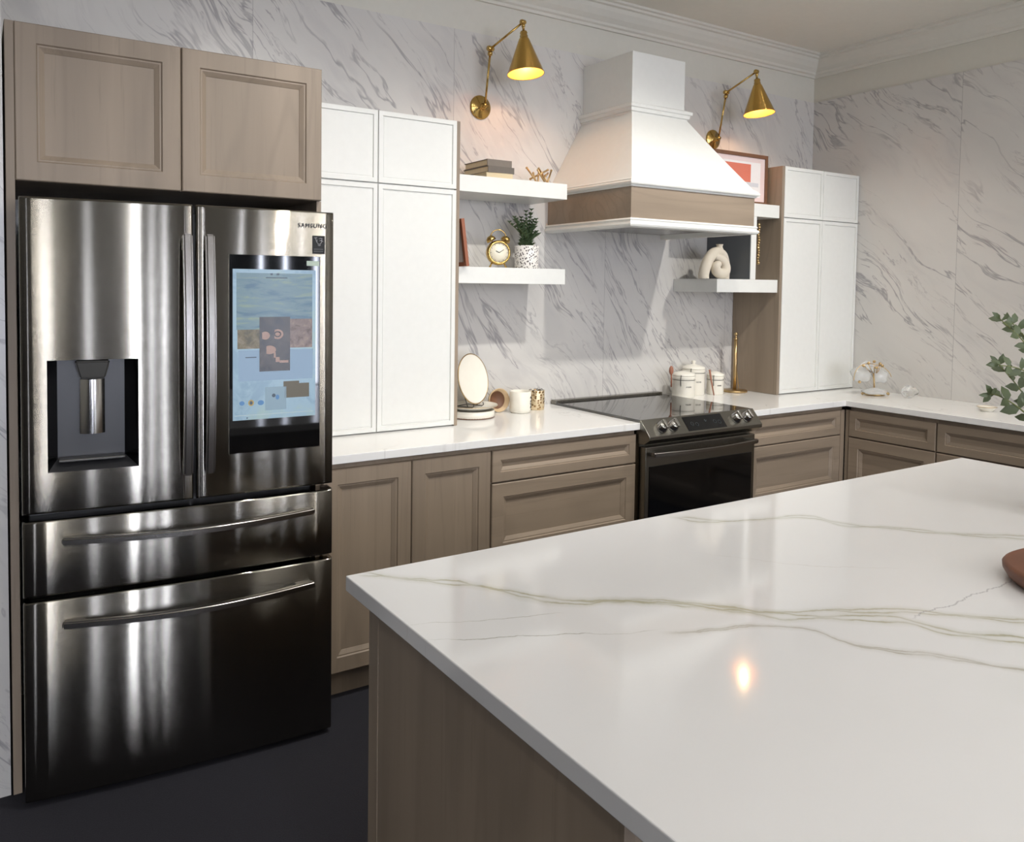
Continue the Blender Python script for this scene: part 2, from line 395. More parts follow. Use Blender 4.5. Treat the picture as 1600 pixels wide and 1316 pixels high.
# far end of the showroom behind the camera: dark wall with unseen glowing window strips, added to streak the steel
WIN = [(-3.6, .30, 8), (-1.60, .30, 12), (-.80, .16, 14), (-.07, .24, 48), (.33, .05, 40), (.56, .06, 48), (2.06, .07, 50), (2.62, .07, 40), (2.95, .08, 40), (3.38, .08, 40), (4.08, .10, 48)]
bm = newbm(); x = -6.
dw = plain('far_wall_paint', (58, 54, 50), .8)
for cx, w, _ in WIN:
    box(bm, x, cx-w/2, -9.2, -9., 0, ZC); box(bm, cx-w/2, cx+w/2, -9.2, -9., 0, .15); box(bm, cx-w/2, cx+w/2, -9.2, -9., 2.85, ZC); x = cx+w/2
box(bm, x, XR+.2, -9.2, -9., 0, ZC); struct('wall_front', bm, dw)
for i, (cx, w, k) in enumerate(WIN):
    pane_glow = emis('added_pane_glow', (232, 238, 255), k)
    bm = newbm(); box(bm, cx-w/2, cx+w/2, -9.12, -9.1, .15, 2.85); struct('added_window_%d' % (i+1), bm, pane_glow)

# ceiling light fittings (above and behind the camera's view)
for i, (x, y) in enumerate(SPOTS):
    bm = newbm(); lathe(bm, [(.045, -.004), (.062, -.006), (.066, 0), (.045, 0)], (x, y, ZC), 32, cap=False)
    lathe(bm, [(.0445, -.002), (.0445, .001), (0, .001)], (x, y, ZC), 32, cap=False, mi=1)
    bm.verts.ensure_lookup_table(); g_ = [bm.verts.new((x+.044*math.cos(k*PI/16), y+.044*math.sin(k*PI/16), ZC-.0025)) for k in range(32)]; f_ = bm.faces.new(g_); f_.material_index = 1
    tag(mk('downlight', bm, [M['crown'], emis('downlight_lens', (255, 246, 232), 90)]), 'white round recessed downlight in the ceiling above the %s' % ('range hood left side', 'shelves right of the hood', 'tall white cabinet')[i], 'ceiling light')

for gx, gy, w_ in ((-1.05, -6.2, 'left'), (2.9, -6.2, 'right')):  # fittings for the added pendant fill lights
    t = thing('added_pendant', (gx, gy, 2.22), 'added unseen pendant lamp hanging behind the viewpoint, the %s one' % w_, 'pendant lamp')
    bm = newbm(); tube(bm, [(gx, gy, 2.515), (gx, gy, ZC)], .004, 8); lathe(bm, [(0, 2.515), (.05, 2.512), (.05, 2.53), (.01, 2.55)], (gx, gy, 0), 24, cap=False); mk('stem', bm, M['brass'], t)
for i, (x, y, ln, p) in enumerate(LINEAR):  # housings for the added linear fill lights
    bm = newbm(); box(bm, x-.06, x+.06, y-ln/2-.02, y+ln/2+.02, 3.004, ZC-.001, .003)
    tag(mk('added_linear_light', bm, M['crown']), 'added unseen slim white linear light %s' % ('above the island', 'far behind the viewpoint, nearest the left side', 'far behind the viewpoint, second from the left side', 'far behind the viewpoint, third from the left side', 'far behind the viewpoint, nearest the right wall')[i], 'ceiling light')
# ------------------------------------------------------------------ panel fronts
def panel_front(bm, w, h, th, kind):
    """door/drawer front in local u (0..w), v (0..h), n (0 back .. th front)"""
    if kind == 'wood': L = [(0, th-.003), (.003, th), (.056, th), (.0595, th-.005), (.064, th-.005), (.078, th-.013), (.0785, th-.0145)]
    elif kind == 'slimwood': L = [(0, th-.003), (.003, th), (.040, th), (.0425, th-.005), (.046, th-.005), (.058, th-.013), (.0585, th-.0145)]
    else: L = [(0, th-.0015), (.0015, th), (.019, th), (.0205, th-.007), (.0245, th-.007), (.0255, th-.005)]
    loops = [[(0, 0, 0), (w, 0, 0), (w, h, 0), (0, h, 0)]]
    for i, n in L: loops.append([(i, i, n), (w-i, i, n), (w-i, h-i, n), (i, h-i, n)])
    V = [[bm.verts.new(p) for p in lp] for lp in loops]
    bm.faces.new(V[0]); bm.faces.new(V[-1])
    for A, B in zip(V, V[1:]):
        for j in range(4): bm.faces.new([A[j], A[(j+1) % 4], B[(j+1) % 4], B[j]])
MB_ = lambda x0, y, z0: Matrix(((1, 0, 0, x0), (0, 0, -1, y), (0, 1, 0, z0), (0, 0, 0, 1)))     # faces -y, u=+x
MR_ = lambda x, y0, z0: Matrix(((0, 0, -1, x), (-1, 0, 0, y0), (0, 1, 0, z0), (0, 0, 0, 1)))    # faces -x, u=-y
def front(name, root, mat, kind, face, a0, a1, z0, z1, plane, th=.02, label=None):
    bm = newbm(); panel_front(bm, a1-a0, z1-z0, th, kind)
    if face == 'b': bm.transform(MB_(a0, plane+th, z0))
    else: bm.transform(MR_(plane+th, -a0, z0))      # a = -y
    return mk(name, bm, mat, root)

# ------------------------------------------------------------------ fridge surround
YU = -.6526
p = newbm(); box(p, 0.0, .0235, YU+.002, -.002, 0, 2.2897, .001)
tag(mk('cabinet_end_panel', p, M['wood']), 'full-height taupe wood end panel between refrigerator and left wall', 'cabinet panel')
p = newbm(); box(p, .9555, .9725, YU+.0215, -.002, 0, 1.8322)
tag(mk('cabinet_end_panel', p, M['wood']), 'taupe wood side panel between refrigerator and tall white cabinet', 'cabinet panel')
t = thing('wall_cabinet', (.4975, -.32, 1.8325), 'taupe wood cabinet with two paneled doors above the refrigerator', 'cabinet')
bm = newbm(); box(bm, .0245, .9655, YU+.021, -.002, 1.8325, 2.288); mk('cabinet_body', bm, M['wood'], t)
front('door', t, M['wood'], 'wood', 'b', .0245, .4890, 1.8325, 2.2897, YU)
front('door', t, M['wood'], 'wood', 'b', .4925, .9655, 1.8325, 2.2897, YU)

# ------------------------------------------------------------------ refrigerator (built in its own frame, then placed)
fr = thing('refrigerator', (.0266, -.7482, 0), 'large stainless steel french-door refrigerator with touch screen and water dispenser', 'refrigerator', rz=-.0752)
FW = .9214
def bow(u): return -.016*(1-((u-FW/2)/(FW/2))**2)
def bowed(u0, u1, z0, z1, th=.068, hole=None, n=14):
    bm = newbm()
    r = .007
    us = [u0, u0+r*.35, u0+r]+[u0+(u1-u0)*i/n for i in range(1, n)]+[u1-r, u1-r*.35, u1]
    zs = [z0, z0+r*.35, z0+r, z1-r, z1-r*.35, z1]
    if hole:
        us = sorted(set([u for u in us if not hole[0]-.01 < u < hole[1]+.01]+[hole[0], hole[1], hole[0]+.12]))
        zs = sorted(zs+[hole[2], hole[3]])
    def dep(u, z):
        e = 0
        for a, b in ((u-u0, 1), (u1-u, 1), (z-z0, 1), (z1-z, 1)):
            if a < r: e += (r-math.sqrt(max(0, r*r-(r-a)**2)))
        return bow(u)+min(e, r*1.2)
    G = [[bm.verts.new((u, dep(u, z), z)) for z in zs] for u in us]
    for i in range(len(us)-1):
        for j in range(len(zs)-1):
            if hole and us[i] >= hole[0]-1e-6 and us[i+1] <= hole[1]+1e-6 and zs[j] >= hole[2]-1e-6 and zs[j+1] <= hole[3]+1e-6: continue
            f = bm.faces.new([G[i][j], G[i+1][j], G[i+1][j+1], G[i][j+1]]); f.smooth = True
    Bk = {}
    ring = [(i, 0) for i in range(len(us))]+[(len(us)-1, j) for j in range(1, len(zs))]+[(i, len(zs)-1) for i in range(len(us)-2, -1, -1)]+[(0, j) for j in range(len(zs)-2, 0, -1)]
    bv = [bm.verts.new((us[i], th, zs[j])) for i, j in ring]
    for k in range(len(ring)):
        a, b = ring[k], ring[(k+1) % len(ring)]
        bm.faces.new([G[a[0]][a[1]], G[b[0]][b[1]], bv[(k+1) % len(ring)], bv[k]])
    if not hole: bm.faces.new(bv)
    return bm
bm = newbm(); box(bm, .015, .865, .072, .60, .03, 1.760, .004); box(bm, .03, .85, .09, .5, 0, .03)
mk('cabinet_body', bm, M['dark'], fr, world=False)
HL = (.0671, .3105, .985, 1.310)
ld = mk('left_door', bowed(.000, .4680, .866, 1.778, hole=HL), M['steel'], fr, world=False)
rd = mk('right_door', bowed(.4765, FW, .866, 1.778), M['steel'], fr, world=False)
d1 = mk('drawer', bowed(.000, FW, .624, .846), M['steel'], fr, world=False)
d2 = mk('drawer', bowed(.000, FW, .018, .610), M['steel'], fr, world=False)
# water dispenser
h0, h1, z0, z1 = HL; yb = .055; yf = bow(.19)-.001
bm = newbm()
def quad(bm, P, mi=0):
    f = bm.faces.new([bm.verts.new(q) for q in P]); f.material_index = mi; return f
ins = .026
F0 = [(h0, bow(h0), z0), (h1, bow(h1), z0), (h1, bow(h1), z1), (h0, bow(h0), z1)]
B0 = [(h0+ins, yb, z0+.028), (h1-ins-.008, yb, z0+.028), (h1-ins-.008, yb, z1-.004), (h0+ins, yb, z1-.004)]
for j in range(4): quad(bm, [F0[j], F0[(j+1) % 4], B0[(j+1) % 4], B0[j]], 1 if j != 0 else 0)
quad(bm, B0)
sub('dispenser_recess', bm, [M['dark'], M['glass_black']], ld, fr, False)
bm = newbm(); cx = (h0+h1)/2-.002
A = [(cx-.048, -.020+.012, z1-.004), (cx+.048, -.008, z1-.004), (cx+.034, .004, z1-.058), (cx-.034, .004, z1-.058)]
Bq = [(cx-.048, .05, z1-.004), (cx+.048, .05, z1-.004), (cx+.034, .05, z1-.058), (cx-.034, .05, z1-.058)]
quad(bm, A); quad(bm, Bq)
for j in range(4): quad(bm, [A[j], A[(j+1) % 4], Bq[(j+1) % 4], Bq[j]])
bmesh.ops.remove_doubles(bm, verts=bm.verts, dist=1e-5); bmesh.ops.recalc_face_normals(bm, faces=bm.faces)
bmesh.ops.bevel(bm, geom=list(bm.edges), offset=.005, segments=3, affect='EDGES')
sub('dispenser_nozzle', bm, plain('nozzle_steel', (150, 148, 142), .28, .9), ld, fr, False)
bm = newbm()
for i in range(12):
    a0, a1 = i/12, (i+1)/12
    f = lambda a: (cx-.034+.068*a, .040-.014*math.sin(PI*a)+.02*0, 0)
    p0, p1 = f(a0), f(a1)
    q = quad(bm, [(p0[0], p0[1], 1.085), (p1[0], p1[1], 1.085), (p1[0], p1[1], 1.248), (p0[0], p0[1], 1.248)]); q.smooth = True
bmesh.ops.remove_doubles(bm, verts=bm.verts, dist=1e-5)
sub('dispenser_paddle', bm, M['chrome'], ld, fr, False)
bm = newbm(); box(bm, h0+.028, h1-.036, .008, .05, z0+.024, z0+.032, .002)
sub('drip_tray', bm, M['steel_dark'], ld, fr, False)
def vbar(u, side):
    bm = newbm(); path = []
    for i in range(25):
        k = i/24; path.append((u, bow(u)-.030-.030*math.sin(PI*k), .951+.735*k))
    sweep_rect(bm, path, .026, .028, (1, 0, 0))
    for z in (.975, 1.66): box(bm, u-.011, u+.011, bow(u)-.034, bow(u)+.002, z-.02, z+.02, .003)
    return bm
sub('door_handle', vbar(.447, 0), M['steel_handle'], ld, fr, False)
sub('door_handle', vbar(.5125, 0), M['steel_handle'], rd, fr, False)
def hbar(z):
    bm = newbm(); path = []
    for i in range(33):
        k = i/32; u = .101+.748*k
        path.append((u, bow(u)-.024-.034*math.sin(PI*k), z+.006-.004*math.sin(PI*k)))
    sweep_rect(bm, path, .022, .020, (0, 0, 1))
    for u in (.135, .815): box(bm, u-.028, u+.028, bow(u)-.030, bow(u)+.003, z-.003, z+.013, .003)
    return bm
sub('drawer_handle', hbar(.782), M['steel_handle'], d1, fr, False)
sub('drawer_handle', hbar(.536), M['steel_handle'], d2, fr, False)
# touch screen
SU0, SU1 = .5855, .8555
def scr_y(u): return bow(.5755)+(bow(.871)-bow(.5755))*(u-.5755)/(.871-.5755)
def fplate(bm, u0, u1, z0, z1, off, th=.002, mi=0):
    ya, yb_ = scr_y(u0)-off, scr_y(u1)-off
    A = [(u0, ya, z0), (u1, yb_, z0), (u1, yb_, z1), (u0, ya, z1)]; B = [(a, b+th, c) for a, b, c in A]
    quad(bm, A, mi); quad(bm, B, mi)
    for j in range(4): quad(bm, [A[j], A[(j+1) % 4], B[(j+1) % 4], B[j]], mi)
bm = newbm(); fplate(bm, .5755, .871, .999, 1.629, .0085, .012)
sub('screen_bezel', bm, M['glass_black'], rd, fr, False)
e = emis
SM = [emis_img('screen_background', (150, 182, 206), (166, 198, 218), (176, 204, 206), 9, .72),
      emis_img('screen_landscape_sea', (96, 134, 160), (126, 160, 172), (160, 184, 164), 7, .6, (1, 1, 5)),
      emis_img('screen_landscape_grass', (92, 84, 50), (134, 120, 80), (168, 150, 120), 40, .55),
      emis_img('screen_photo_dark', (58, 58, 66), (78, 74, 74), (96, 86, 84), 14, .5),
      e('screen_widget_blue', (158, 186, 214), .72), e('screen_widget_pale', (160, 188, 206), .68),
      e('screen_tile_brown', (120, 112, 92), .6), e('screen_dish', (208, 176, 166), .6),
      e('screen_icon_blue', (96, 150, 205), .7), e('screen_icon_amber', (200, 170, 90), .7), e('screen_line', (196, 214, 220), .75), e('screen_text', (92, 112, 130), .5),
      emis_img('screen_photo_rocks', (112, 92, 84), (150, 126, 116), (176, 150, 134), 40, .55)]
bm = newbm(); o = .0086
fplate(bm, SU0, SU1, 1.104, 1.584, o+.0004, .0006, 0)
fplate(bm, .597, .844, 1.392, 1.572, o+.0008, .0006, 1)
fplate(bm, .600, .6695, 1.331, 1.392, o+.0008, .0006, 2)
fplate(bm, .7695, .844, 1.331, 1.425, o+.0010, .0006, 12)
fplate(bm, .603, .846, 1.228, 1.326, o+.0008, .0006, 4)
fplate(bm, .6695, .7695, 1.257, 1.432, o+.0014, .0006, 3)
def disc(bm, u, z, ru, rz, off, mi, n=20):
    vs = [bm.verts.new((u+ru*math.cos(2*PI*i/n), scr_y(u)-off, z+rz*math.sin(2*PI*i/n))) for i in range(n)]
    f = bm.faces.new(vs); f.material_index = mi
disc(bm, .688, 1.372, .015, .013, o+.0018, 7); disc(bm, .728, 1.376, .019, .016, o+.0018, 7); disc(bm, .702, 1.326, .021, .014, o+.0018, 7)
disc(bm, .728, 1.376, .012, .010, o+.0020, 3); disc(bm, .728, 1.376, .008, .006, o+.0022, 7)
fplate(bm, .716, .722, 1.30, 1.318, o+.0016, .0004, 7); fplate(bm, .722, .735, 1.286, 1.302, o+.0016, .0004, 7); fplate(bm, .735, .764, 1.283, 1.291, o+.0016, .0004, 7)
fplate(bm, .7515, .834, 1.168, 1.214, o+.0010, .0006, 6); fplate(bm, .748, .80, 1.205, 1.222, o+.0012, .0006, 6)
fplate(bm, .688, .7575, 1.131, 1.206, o+.0010, .0006, 5)
disc(bm, .614, 1.158, .008, .007, o+.0012, 8); disc(bm, .643, 1.158, .009, .010, o+.0012, 9); disc(bm, .643, 1.158, .005, .006, o+.0014, 11); disc(bm, .674, 1.157, .010, .008, o+.0012, 8)
disc(bm, .716, 1.178, .006, .006, o+.0014, 11); disc(bm, .728, 1.172, .006, .008, o+.0014, 8)
fplate(bm, .625, .66, 1.302, 1.305, o+.0012, .0003, 11); fplate(bm, .592, .85, 1.118, 1.120, o+.0010, .0003, 10)
fplate(bm, .690, .760, 1.556, 1.559, o+.0012, .0003, 11); fplate(bm, .705, .712, 1.566, 1.572, o+.0012, .0003, 11); fplate(bm, .725, .733, 1.566, 1.572, o+.0012, .0003, 11)
fplate(bm, .628, .633, 1.109, 1.112, o+.0012, .0003, 11)
sub('screen_display', bm, SM, rd, fr, False)
bm = newbm(); fplate(bm, .8245, .867, 1.5985, 1.6145, .0098, .0012); sub('screen_sticker', bm, plain('sticker_pale_green', (176, 190, 176), .6), rd, fr, False)
bm = newbm()
yb2 = bow(.887)
box(bm, .8456, .889, yb2-.0025, yb2+.004, 1.6385, 1.6985, .0005, mi=0)
# emblem: cup outline and flourish, with two caption lines
def stroke(pts, r=.0011): tube(bm, [(a, yb2-.003, b) for a, b in pts], r, 6, mi=1)
stroke([(.852, 1.691), (.862, 1.692)]); stroke([(.857, 1.692), (.858, 1.683), (.862, 1.676)])
stroke([(.862, 1.686), (.861, 1.677), (.866, 1.671), (.872, 1.671), (.877, 1.677), (.877, 1.686)])
stroke([(.868, 1.688), (.874, 1.691), (.880, 1.688)]); stroke([(.870, 1.682), (.876, 1.684), (.882, 1.680)])
stroke([(.864, 1.668), (.869, 1.666), (.874, 1.668)])
for z in (1.654, 1.647):
    for i in range(6): stroke([(.852+i*.0052, z), (.852+i*.0052+.0034, z)], .0008)
sub('emblem_badge', bm, [M['black'], plain('badge_print', (150, 150, 152), .5)], rd, fr, False)
fc = bpy.data.curves.new('brand_text', 'FONT'); fc.body = 'SAMSUNG'; fc.size = .0185; fc.extrude = .0006; fc.align_x = 'CENTER'; fc.align_y = 'CENTER'; fc.space_character = 1.25
fo = bpy.data.objects.new('tmp', fc); COL.objects.link(fo); bpy.context.view_layer.update()
tm = bpy.data.meshes.new_from_object(fo.evaluated_get(bpy.context.evaluated_depsgraph_get())); bpy.data.objects.remove(fo)
bm = newbm(); bm.from_mesh(tm); bm.transform(Matrix.Translation((.846, bow(.846)-.0030, 1.7305)) @ Matrix.Rotation(math.atan((bow(.896)-bow(.796))/.1), 4, 'Z') @ Matrix.Rotation(PI/2, 4, 'X')); sub('brand_lettering', bm, M['dark'], rd, fr, False)

# ------------------------------------------------------------------ tall white cabinets standing on the counter
ZT, ZMd, ZCt = 2.2518, 1.9553, .9221
YP = -.3347
def tall(x0, xm, x1, label, side):
    t = thing('tall_cabinet', ((x0+x1)/2, -.17, ZCt), label, 'cabinet')
    bm = newbm(); box(bm, x0+.001, x1-.001, YP+.0205, -.002, ZCt+.001, ZT-.002); mk('cabinet_body', bm, M['paint'], t)
    for a, b in ((x0, xm-.0018), (xm+.0018, x1)):
        front('door', t, M['paint'], 'white', 'b', a, b, ZCt+.006, ZMd-.002, YP)
        front('door', t, M['paint'], 'white', 'b', a, b, ZMd+.003, ZT, YP)
    bm = newbm()
    if side > 0: box(bm, x1+.001, x1+.018, YP+.003, -.002, ZCt+.001, ZT, .001)
    else: box(bm, x0-.0225, x0-.001, YP+.003, -.002, ZCt+.001, ZT, .001)
    mk('side_panel', bm, M['wood'], t)['label'] = 'taupe wood side panel'
tall(.976, 1.3352, 1.7095, 'tall white four-door cabinet standing on the counter beside the refrigerator', 1)
tall(3.924, 4.2836, 4.6405, 'tall white four-door cabinet standing on the counter in the far right corner', -1)

# ------------------------------------------------------------------ base cabinets
YB, ZB, ZD = -.6507, .1147, .868
def base_body(t, x0, x1, y0, y1, kick, face):
    bm = newbm()
    if face == 'b': box(bm, x0, x1, y0, y1, kick, .890)
    else: box(bm, x0, x1, y0, y1, kick, .890)
    mk('cabinet_body', bm, M['wood'], t)
    bm = newbm()
    if face == 'b': box(bm, x0, x1, y0+.05, y1, 0, kick-.0005)
    else: box(bm, x0+.05, x1, y0, y1, 0, kick-.0005)
    mk('toe_kick', bm, M['wood'], t)
t = thing('base_cabinet', (1.336, -.32, 0), 'taupe wood base cabinet with two tall doors beside the refrigerator', 'cabinet')
base_body(t, .974, 1.7005, YB+.021, -.002, .11, 'b')
front('door', t, M['wood'], 'wood', 'b', .976, 1.3345, ZB, ZD, YB); front('door', t, M['wood'], 'wood', 'b', 1.3385, 1.6975, ZB, ZD, YB)
t = thing('base_cabinet', (2.10, -.32, 0), 'taupe wood drawer base cabinet left of the range', 'cabinet')
base_body(t, 1.7015, 2.500, YB+.021, -.002, .11, 'b')
for a, b, k in ((.7375, ZD, 'slimwood'), (.425, .731, 'wood'), (ZB, .4185, 'wood')): front('drawer', t, M['wood_x'], k, 'b', 1.7055, 2.494, a, b, YB)
t = thing('base_cabinet', (3.66, -.32, 0), 'taupe wood drawer base cabinet right of the range', 'cabinet')
base_body(t, 3.272, 4.0795, YB+.021, -.002, .11, 'b')
for a, b, k in ((.7325, ZD, 'slimwood'), (.425, .726, 'wood'), (ZB, .4185, 'wood')): front('drawer', t, M['wood_x'], k, 'b', 3.276, 4.040, a, b, YB)
bm = newbm(); box(bm, 4.044, 4.0785, YB+.002, YB+.0205, .1147, ZD); mk('corner_filler', bm, M['wood'], t)
bm = newbm(); box(bm, 4.0845, 4.099, -.6705, -.652, .1147, ZD); mk('corner_filler', bm, M['wood'], t)
XB = 4.0816
segs = [(.6725, 1.1475), (1.1525, 1.75), (1.7555, 2.35), (2.3555, 2.95)]
labs = ['taupe wood drawer base cabinet on right wall, nearest the corner', 'taupe wood drawer base cabinet on right wall, second from the corner', 'taupe wood drawer base cabinet on right wall, third from the corner', 'taupe wood drawer base cabinet on right wall, farthest from the corner']
for (a, b), lb in zip(segs, labs):
    t = thing('base_cabinet', (XB+.28, -(a+b)/2, 0), lb, 'cabinet')
    base_body(t, XB+.021, XR-.002, -b-.002, -a+.002, .11, 'r')
    for z0_, z1_, k in ((.722, ZD, 'slimwood'), (.425, .716, 'wood'), (ZB, .4185, 'wood')): front('drawer', t, M['wood_y'], k, 'r', a, b-.001, z0_, z1_, XB)

# ------------------------------------------------------------------ countertops
YC = -.6652; XC = 4.0616
bm = newbm(); box(bm, .974, 2.5035, YC, -.001, .891, .9221, .002)
tag(mk('countertop', bm, M['quartz']), 'white quartz countertop running from the refrigerator to the range', 'countertop')
bm = newbm(); P = [(3.2705, -.001), (3.2705, YC), (XC, YC), (XC, -2.97), (XR-.001, -2.97), (XR-.001, -.001)]
A = [bm.verts.new((x, y, .891)) for x, y in P]; B = [bm.verts.new((x, y, .9221)) for x, y in P]
bm.faces.new(A); bm.faces.new(B)
for i in range(6): bm.faces.new([A[i], A[(i+1) % 6], B[(i+1) % 6], B[i]])
tag(mk('countertop', bm, M['quartz'], bevel=.002), 'L-shaped white quartz countertop from the range around the right corner', 'countertop')

# ------------------------------------------------------------------ range
X0, X1 = 2.5055, 3.2675
t = thing('range', ((X0+X1)/2, -.33, 0), 'black stainless slide-in electric range below the white hood', 'range')
bm = newbm(); box(bm, X0+.002, X1-.002, -.655, -.02, .06, .9225); box(bm, X0+.03, X1-.03, -.60, -.06, 0, .06); mk('range_body', bm, M['range_steel'], t)
bm = newbm(); box(bm, X0-.004, X1+.004, -.664, -.045, .9230, .9345, .0025)
mk('cooktop', bm, M['cook_glass'], t)
bm = newbm(); box(bm, X0-.004, X1+.004, -.046, -.004, .9230, .945, .003); mk('rear_trim', bm, M['range_steel'], t)
bm = newbm()
prof2 = [(-.655, .9225), (-.668, .9365), (-.728, .866), (-.728, .850), (-.692, .826), (-.655, .826)]
A = [bm.verts.new((X0-.004, y, z)) for y, z in prof2]; B = [bm.verts.new((X1+.004, y, z)) for y, z in prof2]; n = len(prof2)
bm.faces.new(A); bm.faces.new(B)
for i in range(n): bm.faces.new([A[i], A[(i+1) % n], B[(i+1) % n], B[i]])
cp = mk('control_panel', bm, M['range_steel'], t, bevel=.0015)
nrm = Vector((0, -.0705, .060)).normalized(); sl = Vector((0, -.060, -.0705)).normalized(); org = Vector((0, -.668, .9365))
def on_sl(x, d, h): return Vector((x, 0, 0))+org+sl*d+nrm*h
bm = newbm(); a = [on_sl(x, d, .0012) for x, d in ((2.758, .010), (3.020, .010), (3.020, .085), (2.758, .085))]; b = [on_sl(x, d, -.002) for x, d in ((2.758, .010), (3.020, .010), (3.020, .085), (2.758, .085))]
quad(bm, a); quad(bm, b)
for j in range(4): quad(bm, [a[j], a[(j+1) % 4], b[(j+1) % 4], b[j]])
dg = sub('control_display', bm, M['glass_black'], cp, t)
bm = newbm()
gl = plain('dim_display_print', (70, 78, 84), .5)
tube(bm, [on_sl(2.889+.006, .034, .0022), on_sl(2.889, .040, .0022), on_sl(2.895, .046, .0022), on_sl(2.902, .038, .0022)], .0012, 6)
sub('touch_icon', bm, gl, cp, t)
for cx_, cd_ in ((2.80, .05), (2.83, .055), (2.955, .05), (2.985, .055)):
    bm = newbm(); tube(bm, [on_sl(cx_+.009*math.cos(k*PI/8), cd_+.009*math.sin(k*PI/8), .0022) for k in range(16)], .0007, 5, closed=True)
    sub('touch_icon', bm, gl, cp, t)
for kx, kd in ((2.600, .050), (2.672, .050), (3.108, .046), (3.186, .046)):
    bm = newbm(); c = on_sl(kx, kd, 0)
    lathe(bm, [(.0, 0), (.0285, 0), (.0285, .006), (.026, .010), (.023, .026), (.020, .029), (0, .029)], c, 28, axis=nrm, cap=False)
    # raised grip bar across the knob
    g = newbm(); box(g, -.0065, .0065, -.0215, .0215, .026, .040, .002)
    R = Matrix((Vector((1, 0, 0)), -sl, nrm)).transposed().to_4x4()
    g.transform(Matrix.Translation(c) @ R)
    gm = bpy.data.meshes.new('g'); g.to_mesh(gm); g.free(); bm.from_mesh(gm)
    bm.faces.ensure_lookup_table()
    o = sub('control_knob', bm, [M['chrome']], cp, t); o['label'] = 'polished silver knob'
DY = -.694
bm = newbm(); box(bm, X0+.006, X1-.006, DY, -.657, .24, .812, .004)
od = mk('oven_door', bm, M['range_steel'], t)
bm = newbm(); box(bm, X0+.03, X1-.03, DY-.0025, DY+.002, .29, .722, .001); sub('door_glass', bm, M['oven_glass'], od, t)
bm = newbm(); path = []
for i in range(33):
    k = i/32; path.append((X0+.026+(X1-X0-.052)*k, DY-.030-.030*math.sin(PI*k), .782))
sweep_rect(bm, path, .020, .022, (0, 0, 1))
for x in (X0+.045, X1-.045): box(bm, x-.018, x+.018, DY-.036, DY+.001, .772, .792, .003)
sub('oven_handle', bm, M['steel_handle'], od, t)
bm = newbm(); box(bm, X0+.006, X1-.006, DY, -.657, .07, .232, .004); mk('storage_drawer', bm, M['range_steel'], t)

# ------------------------------------------------------------------ range hood
HX0, HX1, HC = 2.443, 3.325, 2.884
t = thing('range_hood', (HC, -.30, 1.815), 'white tapered range hood with a taupe wood band above the range', 'range hood')
def band(bm, prof, x0, x1, yf_):
    """moulding wrapped on left, front and right; prof = (out, z)"""
    rings = []
    for o_, z in prof: rings.append([bm.verts.new(p) for p in ((x0-o_, -.001, z), (x0-o_, yf_-o_, z), (x1+o_, yf_-o_, z), (x1+o_, -.001, z))])
    n = len(rings)
    for i in range(n):
        A, B = rings[i], rings[(i+1) % n]
        for j in range(3): bm.faces.new([A[j], A[j+1], B[j+1], B[j]])
    bm.faces.new([r[0] for r in rings]); bm.faces.new([r[3] for r in rings])
bm = newbm(); box(bm, 2.686, 3.050, -.372, -.001, 2.41, 2.702, .0015); mk('chimney_box', bm, M['paint'], t)
bm = newbm(); band(bm, [(-.02, 2.392), (.008, 2.392), (.010, 2.406), (.019, 2.408), (.021, 2.424), (.029, 2.427), (.031, 2.441), (.024, 2.445), (.006, 2.452), (-.02, 2.452)], 2.686, 3.050, -.372)
mk('chimney_molding', bm, M['paint'], t)
bm = newbm()
zz = [2.418, 2.36, 2.28, 2.20, 2.12, 2.06, 2.036]
rings = []
for z in zz:
    k = (2.418-z)/(2.418-2.036); kk = k-.012*math.sin(PI*k)
    x0_, x1_, y_ = 2.688+(2.464-2.688)*kk, 3.048+(3.304-3.048)*kk, -.372+(-.618+.372)*kk
    rings.append([bm.verts.new(p) for p in ((x0_, -.001, z), (x0_, y_, z), (x1_, y_, z), (x1_, -.001, z))])
for A, B in zip(rings, rings[1:]):
    for j in range(4): bm.faces.new([A[j], A[(j+1) % 4], B[(j+1) % 4], B[j]])
bm.faces.new(rings[0]); bm.faces.new(rings[-1]); mk('tapered_canopy', bm, M['paint'], t)
bm = newbm(); band(bm, [(-.012, 2.000), (.006, 2.000), (.008, 2.009), (.017, 2.010), (.020, 2.016), (.020, 2.022), (.012, 2.027), (.012, 2.033), (.002, 2.040), (-.012, 2.040)], 2.463, 3.305, -.618)
mk('upper_molding', bm, M['paint'], t)
bm = newbm(); box(bm, 2.4632, 3.3052, -.6185, -.001, 1.856, 2.001); mk('wood_band', bm, M['wood_x'], t)['label'] = 'taupe wood band with horizontal grain'
bm = newbm(); band(bm, [(-.03, 1.816), (.010, 1.816), (.016, 1.820), (.020, 1.828), (.018, 1.836), (.011, 1.838), (.011, 1.845), (.015, 1.850), (.010, 1.857), (-.03, 1.857)], 2.463, 3.305, -.618)
mk('lower_molding', bm, M['paint'], t)
bm = newbm()
box(bm, 2.495, 3.273, -.588, -.001, 1.842, 1.855); mk('hood_underside', bm, M['paint'], t)
bm = newbm(); box(bm, 2.60, 3.17, -.52, -.10, 1.832, 1.8415, .002)
mk('vent_insert', bm, M['steel_handle'], t)

